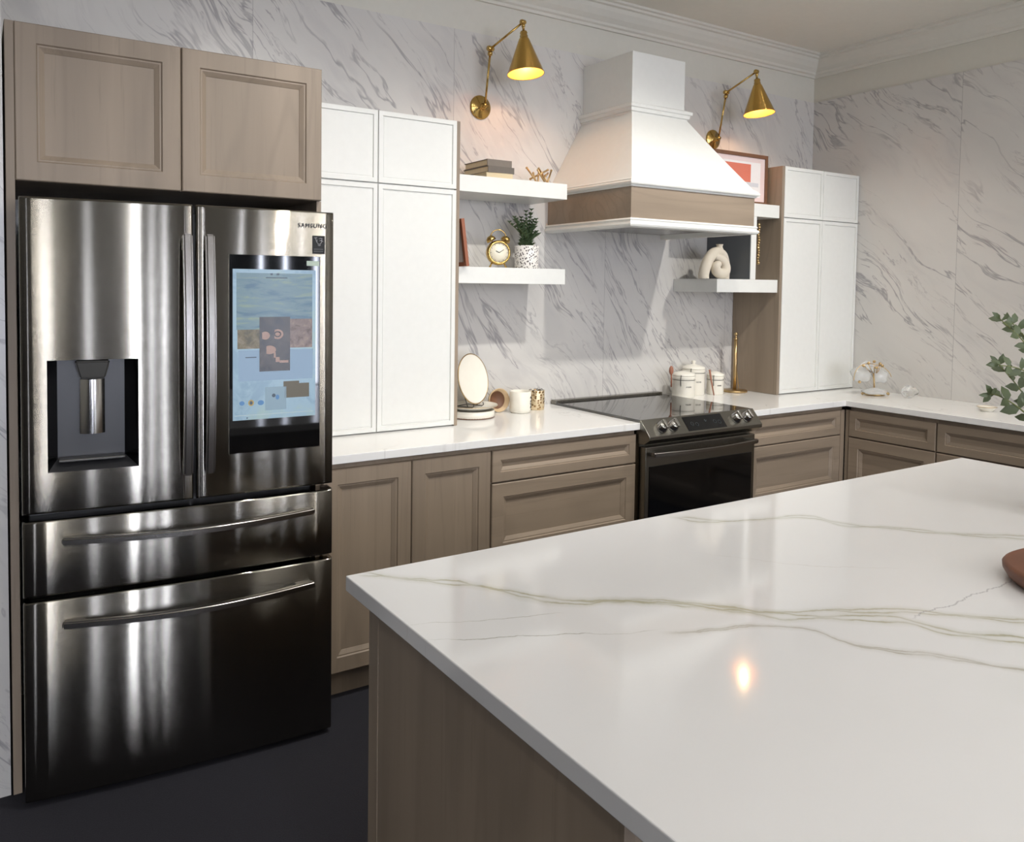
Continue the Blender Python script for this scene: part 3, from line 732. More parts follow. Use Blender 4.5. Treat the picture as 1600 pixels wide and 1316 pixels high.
# ------------------------------------------------------------------ floating shelves and divider
def shelf(x0, x1, z, y, label, th=.0735):
    bm = newbm(); box(bm, x0, x1, y, -.001, z-th, z, .0012); return tag(mk('floating_shelf', bm, M['paint']), label, 'shelf', None)
shelf(1.7290, 2.3497, 2.0309, -.2989, 'white floating shelf left of the hood, upper one holding books')
shelf(1.7290, 2.3460, 1.6240, -.2989, 'white floating shelf left of the hood, lower one holding the clock')
shelf(3.40, 3.8995, 2.0235, -.3197, 'white floating shelf right of the hood, upper one holding the picture')
shelf(3.3879, 3.8995, 1.5930, -.3197, 'white floating shelf right of the hood, lower one holding the vase')
t = thing('shelf_divider', (3.684, -.16, 1.5935), 'white-edged dark grey upright divider between the two shelves right of the hood', 'shelf divider')
bm = newbm(); box(bm, 3.662, 3.706, -.3185, -.0015, 1.5935, 1.9495, .001); mk('divider_panel', bm, M['paint'], t)
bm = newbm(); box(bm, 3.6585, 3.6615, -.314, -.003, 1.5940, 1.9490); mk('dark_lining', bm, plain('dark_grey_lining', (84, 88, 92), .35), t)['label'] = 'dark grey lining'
bm = newbm()
for i in range(16): ball(bm, (3.735+.003*math.sin(i*1.3), -.31, 1.905-i*.0145), .0075 if i % 3 else .0095, seg=10)
tube(bm, [(3.735, -.31, 1.9495), (3.735, -.31, 1.69)], .0012, 6)
tag(mk('bead_strand', bm, M['gold']), 'strand of gold beads hanging from the shelf beside the white divider', 'bead strand')

# ------------------------------------------------------------------ wall sconces
def sconce(dx, dz, label):
    t = thing('wall_sconce', (2.038+dx, 0, 2.411+dz), label, 'wall lamp', group=None)
    O = lambda x, y, z: (x+dx, y, z+dz)
    bm = newbm(); lathe(bm, [(0, 0), (.0585, 0), (.0585, .005), (.054, .010), (.020, .014), (.014, .026), (.013, .048), (0, .05)], O(2.038, -.001, 2.411), 40, axis=(0, -1, 0), cap=False); mk('backplate', bm, M['brass'], t)
    bm = newbm(); E0 = Vector(O(2.027, -.105, 2.668)); B0 = Vector(O(2.038, -.046, 2.415))
    tube(bm, [B0, E0], .0052, 12); lathe(bm, [(.009, -.012), (.009, .012)], B0, 16, axis=(1, 0, 0)); mk('lower_arm', bm, M['brass'], t)
    bm = newbm(); lathe(bm, [(0, -.019), (.010, -.018), (.013, -.012), (.013, .010), (.008, .018), (0, .019)], E0, 20, axis=(1, 0, 0), cap=False)
    lathe(bm, [(.010, -.022), (.012, -.014), (.012, -.004)], E0-(E0-B0).normalized()*.01, 16, axis=(E0-B0)); mk('elbow_joint', bm, M['brass'], t)
    T0 = Vector(O(2.118, -.24, 2.772)); bm = newbm(); tube(bm, [E0, T0], .0052, 12); mk('upper_arm', bm, M['brass'], t)
    bm = newbm(); lathe(bm, [(0, -.016), (.009, -.015), (.012, -.009), (.012, .008), (.007, .015), (0, .016)], T0, 20, axis=(1, 0, 0), cap=False)
    ax = Vector((.01, -.10, -1)).normalized()
    lathe(bm, [(.008, .005), (.009, .022), (.006, .024), (.006, .042), (.015, .044), (.018, .052), (.015, .060), (.019, .064), (.019, .080), (.022, .084)], T0, 24, axis=ax); mk('lamp_holder', bm, M['brass'], t)
    bm = newbm()
    lathe(bm, [(.020, .076), (.024, .080), (.028, .090), (.0865, .243), (.0875, .246), (.0850, .246), (.0262, .093), (.020, .080)], T0, 48, axis=ax, cap=False)
    sh = mk('lamp_shade', bm, M['shade_brass'], t); sh['label'] = 'polished brass cone shade'
    bm = newbm(); lathe(bm, [(.027, .096), (.0840, .2445)], T0, 48, axis=ax, cap=False); sub('shade_reflector', bm, M['lining'], sh, t)  # added inner reflector that brightens the inside of the shade
    bm = newbm(); lathe(bm, [(0, .100), (.012, .105), (.014, .120), (.026, .150), (.030, .170), (.024, .190), (.010, .200), (0, .201)], T0, 24, axis=ax, cap=False)
    mk('light_bulb', bm, M['bulb'], t)
    l = bpy.data.lights.new('sconce_light', 'POINT'); l.energy = 2.6; l.color = (1, .62, .30); l.shadow_soft_size = .015
    o = bpy.data.objects.new('sconce_light', l); COL.objects.link(o); o.location = T0+ax*.208; o.parent = None
    return t
sconce(0, 0, 'brass swing-arm wall sconce left of the hood')
sconce(1.648, .016, 'brass swing-arm wall sconce right of the hood')

# ------------------------------------------------------------------ things on the upper left shelf
def book(x0, x1, y0, y1, z, h, cover, label, rz):
    t = thing('book', ((x0+x1)/2, (y0+y1)/2, z), label, 'book', rz=rz, group=None)
    w, d = (x1-x0)/2, (y1-y0)/2
    bm = newbm(); box(bm, -w, w, -d, d, 0, .003); box(bm, -w, w, -d, d, h-.003, h); box(bm, -w, w, -d, -d+.003, .003, h-.003); mk('cover', bm, cover, t, world=False)
    bm = newbm(); box(bm, -w+.004, w-.004, -d+.0035, d-.004, .0033, h-.0033); mk('pages', bm, M['pages'], t, world=False)
ZS = 2.0314
book(1.912, 2.054, -.268, -.062, ZS, .026, plain('cream_cloth', (206, 190, 156), .8), 'cream hardback book at the bottom of the stack on the upper shelf', -.03)
book(1.912, 2.058, -.270, -.058, ZS+.0265, .029, M['book_b'], 'grey-brown hardback book in the middle of the stack on the upper shelf', .02)
book(1.914, 2.048, -.266, -.062, ZS+.056, .030, M['book_a'], 'taupe hardback book on top of the stack on the upper shelf', -.01)
bm = newbm(); rnd = random.Random(3)
cx_, cy_, cz_ = 2.288, -.165, ZS+.036
for a, b in (((-.075, .01, .045), (-.02, -.01, -.03)), ((-.02, -.01, -.03), (.005, .02, .05)), ((.005, .02, .05), (.03, -.02, -.022)), ((.03, -.02, -.022), (.075, .01, .045)),
             ((-.045, .02, -.005), (.03, -.02, .04)), ((-.03, -.02, .035), (.055, .02, -.030)), ((-.05, -.01, .02), (.0, .03, -.032)), ((.01, -.03, .01), (.06, .02, .03))):
    p0 = Vector((cx_, cy_, cz_))+Vector(a); p1 = Vector((cx_, cy_, cz_))+Vector(b); tube(bm, [p0, p1], .0045, 8)
    ball(bm, p0, .0062, seg=8); ball(bm, p1, .0062, seg=8)
zmin = min(v.co.z for v in bm.verts); bm.transform(Matrix.Translation((0, 0, ZS-zmin)))
tag(mk('geometric_ornament', bm, M['gold']), 'small gold twig-like ornament on the upper left shelf', 'ornament')

# ------------------------------------------------------------------ lower left shelf: clock, potted plant, leaning frame
ZL = 1.6243
t = thing('alarm_clock', (2.025, -.195, ZL), 'brass twin-bell alarm clock with a white face on the lower left shelf', 'clock', rz=-.28)
R = .056; cz = .072
bm = newbm(); lathe(bm, [(0, .022), (.045, .022), (R, .016), (R+.003, 0), (R+.003, -.010), (R, -.020), (.048, -.024), (.046, -.018)], (0, 0, cz), 40, axis=(0, 1, 0), cap=False); mk('clock_case', bm, M['brass'], t, world=False)
bm = newbm(); lathe(bm, [(0, .0145), (.0475, .0145), (.0475, .0165), (0, .0165)], (0, 0, cz), 40, axis=(0, -1, 0), cap=False)
fa = mk('clock_face', bm, plain('clock_dial', (236, 230, 210), .4), t, world=False)
bm = newbm(); tube(bm, [(0, -.0185, cz), (.022, -.0185, cz+.014)], .0012, 6); tube(bm, [(0, -.0185, cz), (-.016, -.0185, cz+.008)], .0016, 6)
for i in range(12):
    a = i*PI/6; tube(bm, [(.038*math.cos(a), -.0175, cz+.038*math.sin(a)), (.043*math.cos(a), -.0175, cz+.043*math.sin(a))], .0009, 5)
mk('clock_hands', bm, M['black'], fa, world=False)
for sx in (-1, 1):
    bm = newbm(); lathe(bm, [(.0, .026), (.012, .023), (.021, .014), (.024, .0), (.022, 0), (.01, .018), (0, .02)], (sx*.033, 0, cz+.055), 24, axis=(sx*.5, 0, .87), cap=False); tube(bm, [(sx*.026, 0, cz+.045), (sx*.040, 0, cz+.068)], .003, 8); mk('bell', bm, M['brass'], t, world=False)
    bm = newbm(); tube(bm, [(sx*.028, 0, cz-.045), (sx*.040, 0, .0035)], .0042, 8); ball(bm, (sx*.040, 0, .005), .005, seg=8); mk('foot', bm, M['brass'], t, world=False)
bm = newbm(); tube(bm, [(.040*math.cos(a*PI/12), 0, cz+.066+.042*math.sin(a*PI/12)) for a in range(13)], .0028, 8); mk('handle', bm, M['brass'], t, world=False)

t = thing('potted_plant', (2.2235, -.15, ZL), 'small leafy herb in a white dotted pot on the lower left shelf', 'potted plant')
bm = newbm(); lathe(bm, [(0, 0), (.054, 0), (.058, .004), (.060, .112), (.057, .113), (.055, .098), (0, .098)], (0, 0, 0), 48, cap=False)
def potmat():
    t_ = NT('dotted_pot_glaze'); tc = t_.sep(t_.node('ShaderNodeTexCoord').outputs['Object'])
    an = t_.math('MULTIPLY', t_.math('ARCTAN2', tc[1], tc[0]), 5.2); zz_ = t_.math('MULTIPLY', tc[2], 95.)
    v = t_.node('ShaderNodeTexVoronoi'); v.inputs['Scale'].default_value = 1.; v.inputs['Randomness'].default_value = .55
    t_.l.new(t_.comb(t_.math('ADD', an, t_.math('MULTIPLY', zz_, .5)), t_.math('SUBTRACT', t_.math('MULTIPLY', zz_, .8), t_.math('MULTIPLY', an, .4)), 0.), v.inputs['Vector'])
    d = t_.rng(v.outputs['Distance'], .34, .42, 1., 0.)
    return t_.set(Base_Color=t_.mix(d, lin((232, 228, 222)), lin((96, 90, 88))), Roughness=.4)
mk('pot', bm, [potmat()], t, world=False)
bm = newbm(); lathe(bm, [(0, .099), (.0545, .099)], (0, 0, 0), 24, cap=False); mk('soil', bm, M['soil'], t, world=False)
def leafq(bm, base, d, L, w, up=Vector((0, 0, 1)), cup=.25, mi=0):
    d = d.normalized(); s = d.cross(up)
    if s.length < .05: s = d.cross(Vector((1, 0, 0)))
    s.normalize(); n = s.cross(d)
    c = [base, base+d*L*.3+n*L*.05, base+d*L*.65+n*L*.04, base+d*L-n*L*.05]; ww = [.08, .9, .85, .0]
    rows = []
    for p_, k in zip(c, ww): rows.append([bm.verts.new(p_-s*w*k/2+n*w*cup*k*.5), bm.verts.new(p_), bm.verts.new(p_+s*w*k/2+n*w*cup*k*.5)])
    for A, B in zip(rows, rows[1:]):
        for j in range(2):
            f = bm.faces.new([A[j], A[j+1], B[j+1], B[j]]); f.smooth = True; f.material_index = mi
bmS, bmL = newbm(), newbm(); rnd = random.Random(11)
tips = [(-.115, -.01, .165), (-.07, .02, .16), (-.03, -.02, .20), (.0, .02, .15), (.035, .0, .215), (.055, -.02, .16), (.08, .01, .12), (-.09, -.02, .11), (.02, -.03, .12), (-.05, .03, .12), (.06, .03, .19), (-.125, .02, .14), (.09, -.01, .08), (-.06, -.03, .13), (-.02, .03, .17), (.045, -.03, .14), (.07, .02, .16), (-.10, .0, .15), (.0, -.03, .10), (-.04, -.03, .09), (.05, -.03, .09)]
for tx, ty, tz in tips:
    p0 = Vector((rnd.uniform(-.042, .042), rnd.uniform(-.035, .035), .098)); p2 = Vector((tx*.72, ty, .10+tz*.86)); p1 = (p0+p2)/2+Vector((-tx*.12, 0, .01))
    pts = [p0*(1-k)**2+p1*2*k*(1-k)+p2*k*k for k in [i/9 for i in range(10)]]
    tube(bmS, pts, .0013, 5)
    for i, pp in enumerate(pts[1:]):
        for q in range(5):
            a = q*PI*.4+i*.9; dd = Vector((math.cos(a), math.sin(a), .75)); leafq(bmL, pp, dd, .027*(1.1-i*.04), .0125)
mk('stems', bmS, M['stem'], t, world=False)
mk('foliage', bmL, M['herb'], t, world=False)

t = thing('picture_frame', (1.752, -.12, ZL), 'narrow copper-brown picture frame leaning on the tall cabinet on the lower left shelf', 'picture frame')
bm = newbm()
fw_, fh_ = .20, .21
for a in ((0, .018, 0, fh_), (fw_-.018, fw_, 0, fh_), (.018, fw_-.018, 0, .018), (.018, fw_-.018, fh_-.018, fh_)): box(bm, -.008, .008, -a[1]+.0, -a[0], a[2], a[3], .001)
tilt = Matrix.Rotation(-.14, 4, 'Y'); sh_ = Matrix.Translation((.020, -.015+.0, .0015)) @ tilt
bm.transform(sh_); mk('frame', bm, M['copper'], t, world=False)
bm = newbm(); box(bm, -.002, .004, -fw_+.018, -.018, .018, fh_-.018); bm.transform(sh_); mk('print', bm, M['white_light'], t, world=False)

# ------------------------------------------------------------------ right shelves: framed print and knot vase
t = thing('picture_frame', (3.67, -.235, 2.024), 'wood-framed pink and coral print standing on the upper right shelf', 'picture frame')
fx0, fx1, fz0, fz1 = -.24, .215, .001, .292
bm = newbm(); wv_ = .020
for a in ((fx0, fx0+wv_, fz0, fz1), (fx1-wv_, fx1, fz0, fz1), (fx0+wv_, fx1-wv_, fz0, fz0+wv_), (fx0+wv_, fx1-wv_, fz1-wv_, fz1)): box(bm, a[0], a[1], -.010, .010, a[2], a[3], .001)
mk('frame', bm, M['brown'], t, world=False)
bm = newbm(); box(bm, fx0+wv_, fx1-wv_, -.002, .006, fz0+wv_, fz1-wv_, mi=0)
box(bm, -.16, fx1-.058, -.0026, -.0021, .045, .245, mi=3)
box(bm, -.15, .072, -.0032, -.0027, .13, .232, mi=1); box(bm, -.15, .14, -.0032, -.0027, .105, .128, mi=2); box(bm, -.10, .08, -.0034, -.0028, .05, .10, mi=2)
mk('print', bm, [plain('mat_pink_white', (228, 208, 204), .8), plain('coral_paint', (214, 120, 98), .8), plain('pale_grey_paint', (206, 206, 210), .8), plain('paper_white', (234, 230, 228), .8)], t, world=False)

bm = newbm(); ZV = 1.5933
# coiled tube vase: an arch on the right whose left end spirals forward into a coil
vc = Vector((3.475, -.205, ZV)); pts = []; rad = []
def AP(x, y, z, r): pts.append(vc+Vector((x, y, z))); rad.append(r)
r0 = .030
ctrl = [(.105, .02, .012, .030), (.108, .02, .05, .032), (.100, .018, .10, .033), (.078, .012, .140, .034), (.045, .004, .160, .033), (.010, -.004, .158, .032),
        (-.035, -.012, .135, .032), (-.072, -.018, .095, .032), (-.090, -.022, .055, .033), (-.088, -.026, .032, .033)]
C1 = [(.098, .024, .030, .0), ]
def cat(P, n=6):
    out = []
    for i in range(len(P)-1):
        p0, p1, p2, p3 = [Vector(P[max(0, min(len(P)-1, i+k))]) for k in (-1, 0, 1, 2)]
        for j in range(n):
            u = j/n; out.append(.5*((2*p1)+(p2-p0)*u+(2*p0-5*p1+4*p2-p3)*u*u+(-p0+3*p1-3*p2+p3)*u**3))
    out.append(Vector(P[-1])); return out
def thick(P, bm, n=6, seg=20):
    Q = []
    X = cat([p[:3] for p in P], n); Rr = cat([(p[3], 0, 0) for p in P], n)
    tube(bm, [vc+x for x in X], .03, seg, radii=[r.x for r in Rr])
# rear arch with neck
thick([(.122, .018, .002, .030), (.122, .018, .04, .031), (.116, .016, .085, .033), (.098, .012, .125, .033), (.070, .006, .150, .030), (.064, .004, .172, .020), (.064, .004, .186, .0165), (.064, .004, .198, .0205)], bm)
# front coil: starts at the neck base, goes over to the left foot, and curls in under itself
thick([(.064, .006, .148, .030), (.030, .0, .152, .029), (-.010, -.010, .140, .030), (-.050, -.018, .108, .030), (-.080, -.024, .065, .030), (-.094, -.026, .028, .029), (-.094, -.026, .0, .029)], bm)
thick([(.006, -.014, .128, .022), (.040, -.030, .108, .028), (.062, -.040, .072, .029), (.048, -.048, .038, .029), (.010, -.052, .030, .029), (-.022, -.052, .046, .028), (-.024, -.050, .072, .025), (.002, -.048, .086, .018)], bm)
bmesh.ops.bisect_plane(bm, geom=bm.verts[:]+bm.edges[:]+bm.faces[:], plane_co=vc+Vector((0, 0, .001)), plane_no=(0, 0, 1), clear_inner=True)
tag(mk('knot_vase', bm, M['matte_ceramic'], origin=vc), 'cream ceramic knotted tube vase on the lower right shelf', 'vase')

# ------------------------------------------------------------------ left counter: plates, bowl, mug, jar
ZK = .9223
def dish(name, c, R, h, label, cat_, grp=None, rim=True):
    t = thing(name, c, label, cat_, group=grp)
    bm = newbm(); lathe(bm, [(0, 0), (R*.62, 0), (R*.66, .003), (R*.97, h-.003), (R, h), (R*.985, h+.002), (R*.95, h), (R*.62, .007), (0, .006)], (0, 0, 0), 56, cap=False); mk('dish_body', bm, M['ceramic'], t, world=False)
    bm = newbm(); tube(bm, [(R*.995*math.cos(i*PI/32), R*.995*math.sin(i*PI/32), h+.001) for i in range(64)], .0014, 6, closed=True); mk('rim', bm, M['gold'], t, world=False)['label'] = 'gold rim'
    return t
pc = (1.912, -.150)
t = thing('round_tray', (pc[0], pc[1], ZK), 'round straight-sided white dish at the bottom of the stack beside the tall cabinet', 'dish')
bm = newbm(); lathe(bm, [(0, 0), (.104, 0), (.112, .005), (.113, .034), (.110, .036), (.107, .034), (.104, .012), (0, .012)], (0, 0, 0), 56, cap=False); mk('dish_body', bm, M['ceramic'], t, world=False)
bm = newbm(); tube(bm, [(.109*math.cos(i*PI/32), .109*math.sin(i*PI/32), .004) for i in range(64)], .0035, 6, closed=True); mk('foot_band', bm, M['brown'], t, world=False)['label'] = 'brown band around the foot'
dish('plate', (pc[0], pc[1], ZK+.0365), .128, .020, 'gold-rimmed white plate lying flat on the straight-sided dish', 'plate')
# upright oval plate on a little wire easel
t = thing('display_plate', (pc[0]+.005, pc[1], ZK+.0510), 'round white gold-rimmed plate standing upright on the stacked plates', 'plate', rz=.40)
tl = Matrix.Translation((0, .012, .124)) @ Matrix.Rotation(-.20, 4, 'X')
bm = newbm(); R = .118
lathe(bm, [(0, .004), (R*.62, .004), (R*.97, .016), (R, .019), (R*.985, .021), (R*.95, .019), (R*.62, .009), (0, .008)], (0, .0, 0), 64, axis=(0, -1, 0), cap=False); bm.transform(tl); mk('dish_body', bm, M['ceramic'], t, world=False)
bm = newbm(); tube(bm, [(R*math.cos(i*PI/32), -.0195, R*math.sin(i*PI/32)) for i in range(64)], .0028, 8, closed=True); bm.transform(tl); mk('rim', bm, M['gold'], t, world=False)['label'] = 'gold rim'
bm = newbm()
for s_ in (-1, 1):
    tube(bm, [(s_*.045, .055, -.0025), (s_*.040, -.030, -.0025), (s_*.040, -.040, .004), (s_*.040, -.036, .016)], .0022, 8); tube(bm, [(s_*.040, -.005, -.0025), (s_*.030, .042, .10)], .0022, 8)
tube(bm, [(-.03, .042, .10), (.03, .042, .10)], .0022, 8); tube(bm, [(-.045, .055, -.0025), (.045, .055, -.0025)], .0022, 8)
bm.transform(Matrix.Translation((0, 0, .0)))
mk('easel', bm, M['steel_dark'], t, world=False)
t = thing('wooden_bowl', (2.098, -.092, ZK), 'small pale wooden bowl lying on its side against the mug', 'bowl', rz=.55)
bm = newbm(); lathe(bm, [(0, -.022), (.022, -.022), (.044, -.010), (.056, .014), (.0585, .024), (.055, .024), (.040, -.004), (.020, -.014), (0, -.015)], (0, 0, .0585), 40, axis=(-.55, -.84, .06), cap=False); mk('bowl_body', bm, M['cream'], t, world=False)
bm = newbm(); lathe(bm, [(0, -.0142), (.020, -.0132), (.0395, -.0032), (.050, .012)], (0, 0, .0585), 40, axis=(-.55, -.84, .06), cap=False); mk('bowl_interior', bm, M['brown'], t, world=False)['label'] = 'dark brown inside'
t = thing('mug', (2.192, -.158, ZK), 'white mug with small black print beside the wooden bowl', 'mug')
bm = newbm(); lathe(bm, [(0, 0), (.044, 0), (.050, .005), (.053, .020), (.053, .104), (.0505, .106), (.0485, .104), (.048, .02), (.03, .008), (0, .008)], (0, 0, 0), 48, cap=False); mk('mug_body', bm, M['ceramic'], t, world=False)
bm = newbm(); tube(bm, [(.0, .050, .086), (.004, .076, .084), (.006, .090, .066), (.006, .090, .044), (.004, .076, .026), (0, .050, .024)], .006, 10); mk('handle', bm, M['ceramic'], t, world=False)
bm = newbm(); rnd = random.Random(5)
for zz0, n_ in ((.074, 5), (.060, 4), (.044, 3), (.030, 4)):
    for i in range(n_):
        a = -1.05+i*.13+rnd.uniform(-.03, .03); z = zz0+rnd.uniform(-.004, .004)
        tube(bm, [(.0533*math.cos(a+k*.05), .0533*math.sin(a+k*.05), z+(.004 if k % 2 else -.004)) for k in range(3)], .0011, 5)
mk('printed_marks', bm, M['black'], t, world=False)['label'] = 'small black print'
t = thing('candle_jar', (2.322, -.115, ZK), 'gold mercury-glass candle jar on the counter right of the mug', 'jar')
def mercury():
    t_ = NT('mercury_gold_glass'); v = t_.node('ShaderNodeTexVoronoi'); v.inputs['Scale'].default_value = 75; t_.l.new(t_.pos(), v.inputs['Vector'])
    d = t_.rng(v.outputs['Distance'], .2, .6)
    return t_.set(Base_Color=t_.mix(d, lin((150, 116, 76)), lin((232, 214, 180))), Metallic=.8, Roughness=t_.math('ADD', .15, t_.math('MULTIPLY', d, .3)))
bm = newbm(); lathe(bm, [(0, 0), (.037, 0), (.041, .004), (.041, .096), (.0385, .098), (.037, .096), (.037, .006), (0, .006)], (0, 0, 0), 40, cap=False); mk('jar_body', bm, mercury(), t, world=False)
bm = newbm(); rnd = random.Random(2)
for i in range(9): ball(bm, (.030*math.cos(i*.7), .030*math.sin(i*.7), .090+rnd.uniform(-.004, .006)), .009, seg=8)
mk('crystal_filling', bm, M['chrome'], t, world=False)

# ------------------------------------------------------------------ right counter: canisters with spoons, towel holder
def canister(x, y, R, h, label, lid=True, spoon=None, knob=True):
    t = thing('canister', (x, y, ZK), label, 'canister')
    bm = newbm(); lathe(bm, [(0, 0), (R*.96, 0), (R, .004), (R, h-.004), (R*1.03, h), (R*1.03, h+.006), (R*.98, h+.008), (R*.94, h+.006), (R*.94, .008), (0, .008)], (0, 0, 0), 48, cap=False); mk('canister_body', bm, M['ceramic'], t, world=False)
    if lid:
        bm = newbm(); lathe(bm, [(R*.93, h+.0085), (R*1.02, h+.0085), (R*1.03, h+.014), (R*.98, h+.022), (R*.5, h+.032), (R*.2, h+.036)]+([(.007, h+.040), (.013, h+.048), (.012, h+.056), (0, h+.060)] if knob else [(0, h+.037)]), (0, 0, 0), 48, cap=False); mk('lid', bm, M['ceramic'], t, world=False)
    bm = newbm(); a0 = -2.6
    wx, wy = R*1.05*math.cos(a0), R*1.05*math.sin(a0)
    tube(bm, [(wx, wy, h-.045), (wx*1.10, wy*1.10, h-.030), (wx*1.10, wy*1.10, h-.005), (wx*1.02, wy*1.02, h+.012), (wx*.9, wy*.9, h+.016)], .0022, 8)
    tube(bm, [(R*1.015*math.cos(k*PI/20), R*1.015*math.sin(k*PI/20), h-.012) for k in range(40)], .0016, 6, closed=True); mk('wire_clasp', bm, M['steel_dark'], t, world=False)['label'] = 'dark wire clasp'
    bm = newbm()
    for i in range(7):
        a = -2.15+i*.075
        tube(bm, [(R*1.003*math.cos(a+k*.02), R*1.003*math.sin(a+k*.02), h*.55+(.004 if (k+i) % 2 else -.003)) for k in range(3)], .0010, 5)
    mk('printed_word', bm, M['steel_dark'], t, world=False)
    if spoon:
        bm = newbm(); a = 2.80; bx, by = (R+.012)*math.cos(a), (R+.012)*math.sin(a)
        tube(bm, [(bx, by, h-.055), (bx-.002, by-.002, h-.01), (bx-.006, by-.004, h+.020)], .004, 8)
        ball(bm, (bx-.009, by-.006, h+.040), .024, (.6, .45, 1.1)); mk('wooden_scoop', bm, M['spoon'], t, world=False)['label'] = 'reddish wooden scoop'
    return t
canister(3.350, -.130, .063, .112, 'white canister with a wooden scoop, standing nearest the range', spoon=True, knob=False)
canister(3.484, -.080, .064, .140, 'tallest white lidded canister, between the scoop canister and the small one', spoon=False)
canister(3.612, -.130, .048, .098, 'smallest white canister, nearest the gold towel holder', lid=True, spoon=False, knob=False)
bm = newbm(); tube(bm, [(3.535, -.190, ZK+.0035), (3.527, -.175, ZK+.085), (3.522, -.165, ZK+.150)], .0042, 8, radii=[.0035, .0045, .006])
tag(mk('wooden_spoon', bm, M['spoon']), 'thin reddish wooden spoon leaning against the smallest canister', 'spoon')
t = thing('towel_holder', (3.800, -.115, ZK), 'upright gold paper towel holder with a round base beside the corner cabinet', 'paper towel holder')
bm = newbm(); lathe(bm, [(0, 0), (.070, 0), (.074, .004), (.074, .010), (.070, .013), (.012, .015), (0, .015)], (0, 0, 0), 48, cap=False); mk('base', bm, M['gold'], t, world=False)
bm = newbm(); tube(bm, [(0, 0, .012), (0, 0, .318)], .0105, 16); mk('post', bm, M['gold'], t, world=False)
bm = newbm(); ball(bm, (0, 0, .346), .011); tube(bm, [(0, 0, .316), (0, 0, .340)], .005, 10); lathe(bm, [(.0115, .314), (.013, .318), (.0115, .322)], (0, 0, 0), 20); mk('finial', bm, M['gold'], t, world=False)
bm = newbm(); tube(bm, cat([(.004, -.004, .262), (.020, .006, .20), (.030, .012, .12), (.052, .018, .045), (.060, .020, .012)], 5), .0022, 8); mk('tension_wire', bm, M['gold'], t, world=False)

# ------------------------------------------------------------------ glass flower ornament on the right counter
G = Vector((4.44, -.600, ZK))
t = thing('glass_flower', G, 'clear glass and gold flower ornament on the right wall counter', 'ornament', rz=0)
rr = Vector((.8525, -.5227, 0)); ff = Vector((.5227, .8525, 0))     # across and away from the room
L_ = lambda a, b, c: rr*a+ff*b+Vector((0, 0, c))
def petal(bm, c, ra, rb, nrm_, th=.010, mi=0):
    n_ = Vector(nrm_).normalized(); a = n_.cross(Vector((0, 0, 1))).normalized(); b = a.cross(n_)
    g = bmesh.ops.create_uvsphere(bm, u_segments=20, v_segments=10, radius=1.)
    for v in g['verts']:
        k = v.co.copy(); wob = 1+.10*math.sin(math.atan2(k.y, k.x)*5)
        v.co = Vector(c)+a*k.x*ra*wob+b*k.y*rb*wob+n_*(k.z*th-.25*ra*(k.x**2+k.y**2))
        for f in v.link_faces: f.smooth = True
for c, ra, rb in ((L_(-.075, 0, .125), .062, .050), (L_(.035, .0, .115), .050, .044), (L_(-.03, .02, .165), .045, .035)):
    bm = newbm(); petal(bm, c, ra, rb, (-ff)+Vector((0, 0, .25))); mk('glass_petal', bm, M['glass'], t, world=False)
bm = newbm()
for a, b, c in ((-.050, -.02, .190), (-.018, -.02, .200), (.012, -.03, .188), (.030, -.02, .175), (-.08, -.02, .175), (-.105, -.03, .080), (-.01, -.03, .165)): ball(bm, L_(a, b, c), .009, seg=10)
for a in (-.050, -.018, .012, .030, -.08): tube(bm, [L_(a*.3-.005, -.01, .13), L_(a, -.02, .182)], .0022, 6)
tube(bm, cat([L_(-.13, -.01, .085), L_(-.12, -.01, .14), L_(-.085, -.01, .178), L_(-.03, -.01, .185), L_(.03, -.01, .172), L_(.075, -.01, .140), L_(.09, -.01, .11)], 4), .0022, 6)
mk('gold_stamens', bm, M['gold'], t, world=False)
bm = newbm(); tube(bm, [L_(-.010, 0, .13), L_(-.004, 0, .07), L_(0, 0, .012)], .005, 8)
lathe(bm, [(0, 0), (.050, 0), (.055, .006), (.048, .013), (.010, .018), (0, .018)], (0, 0, 0), 24, cap=False)
for a in (-.085, .075): tube(bm, cat([L_(0, 0, .01), L_(a*.6, -.015, .022), L_(a, -.02, .008)], 4), .008, 8)
mk('gold_base', bm, M['gold'], t, world=False)
bm = newbm(); petal(bm, L_(-.020, -.05, .040), .075, .030, Vector((0, 0, 1))-ff*.5, .008); mk('glass_petal', bm, M['glass'], t, world=False)
bm = newbm(); rng2 = random.Random(4)
g = bmesh.ops.create_icosphere(bm, subdivisions=2, radius=1.)
for v in g['verts']: v.co = Vector((4.500, -.775, 0))+rr*v.co.x*.050+ff*v.co.y*.030+Vector((0, 0, ZK+.036+v.co.z*.036*(1-.3*v.co.x)))+Vector((rng2.uniform(-.003, .003), rng2.uniform(-.003, .003), rng2.uniform(0, .003)))
tag(mk('glass_rock', bm, glassm('frosted_crystal', (.95, .95, .93, 1), .25)), 'clear crystal chunk beside the glass flower ornament', 'ornament')

dish('dish', (4.375, -1.245, ZK), .045, .022, 'small white dish on the right wall counter behind the green branches', 'dish')

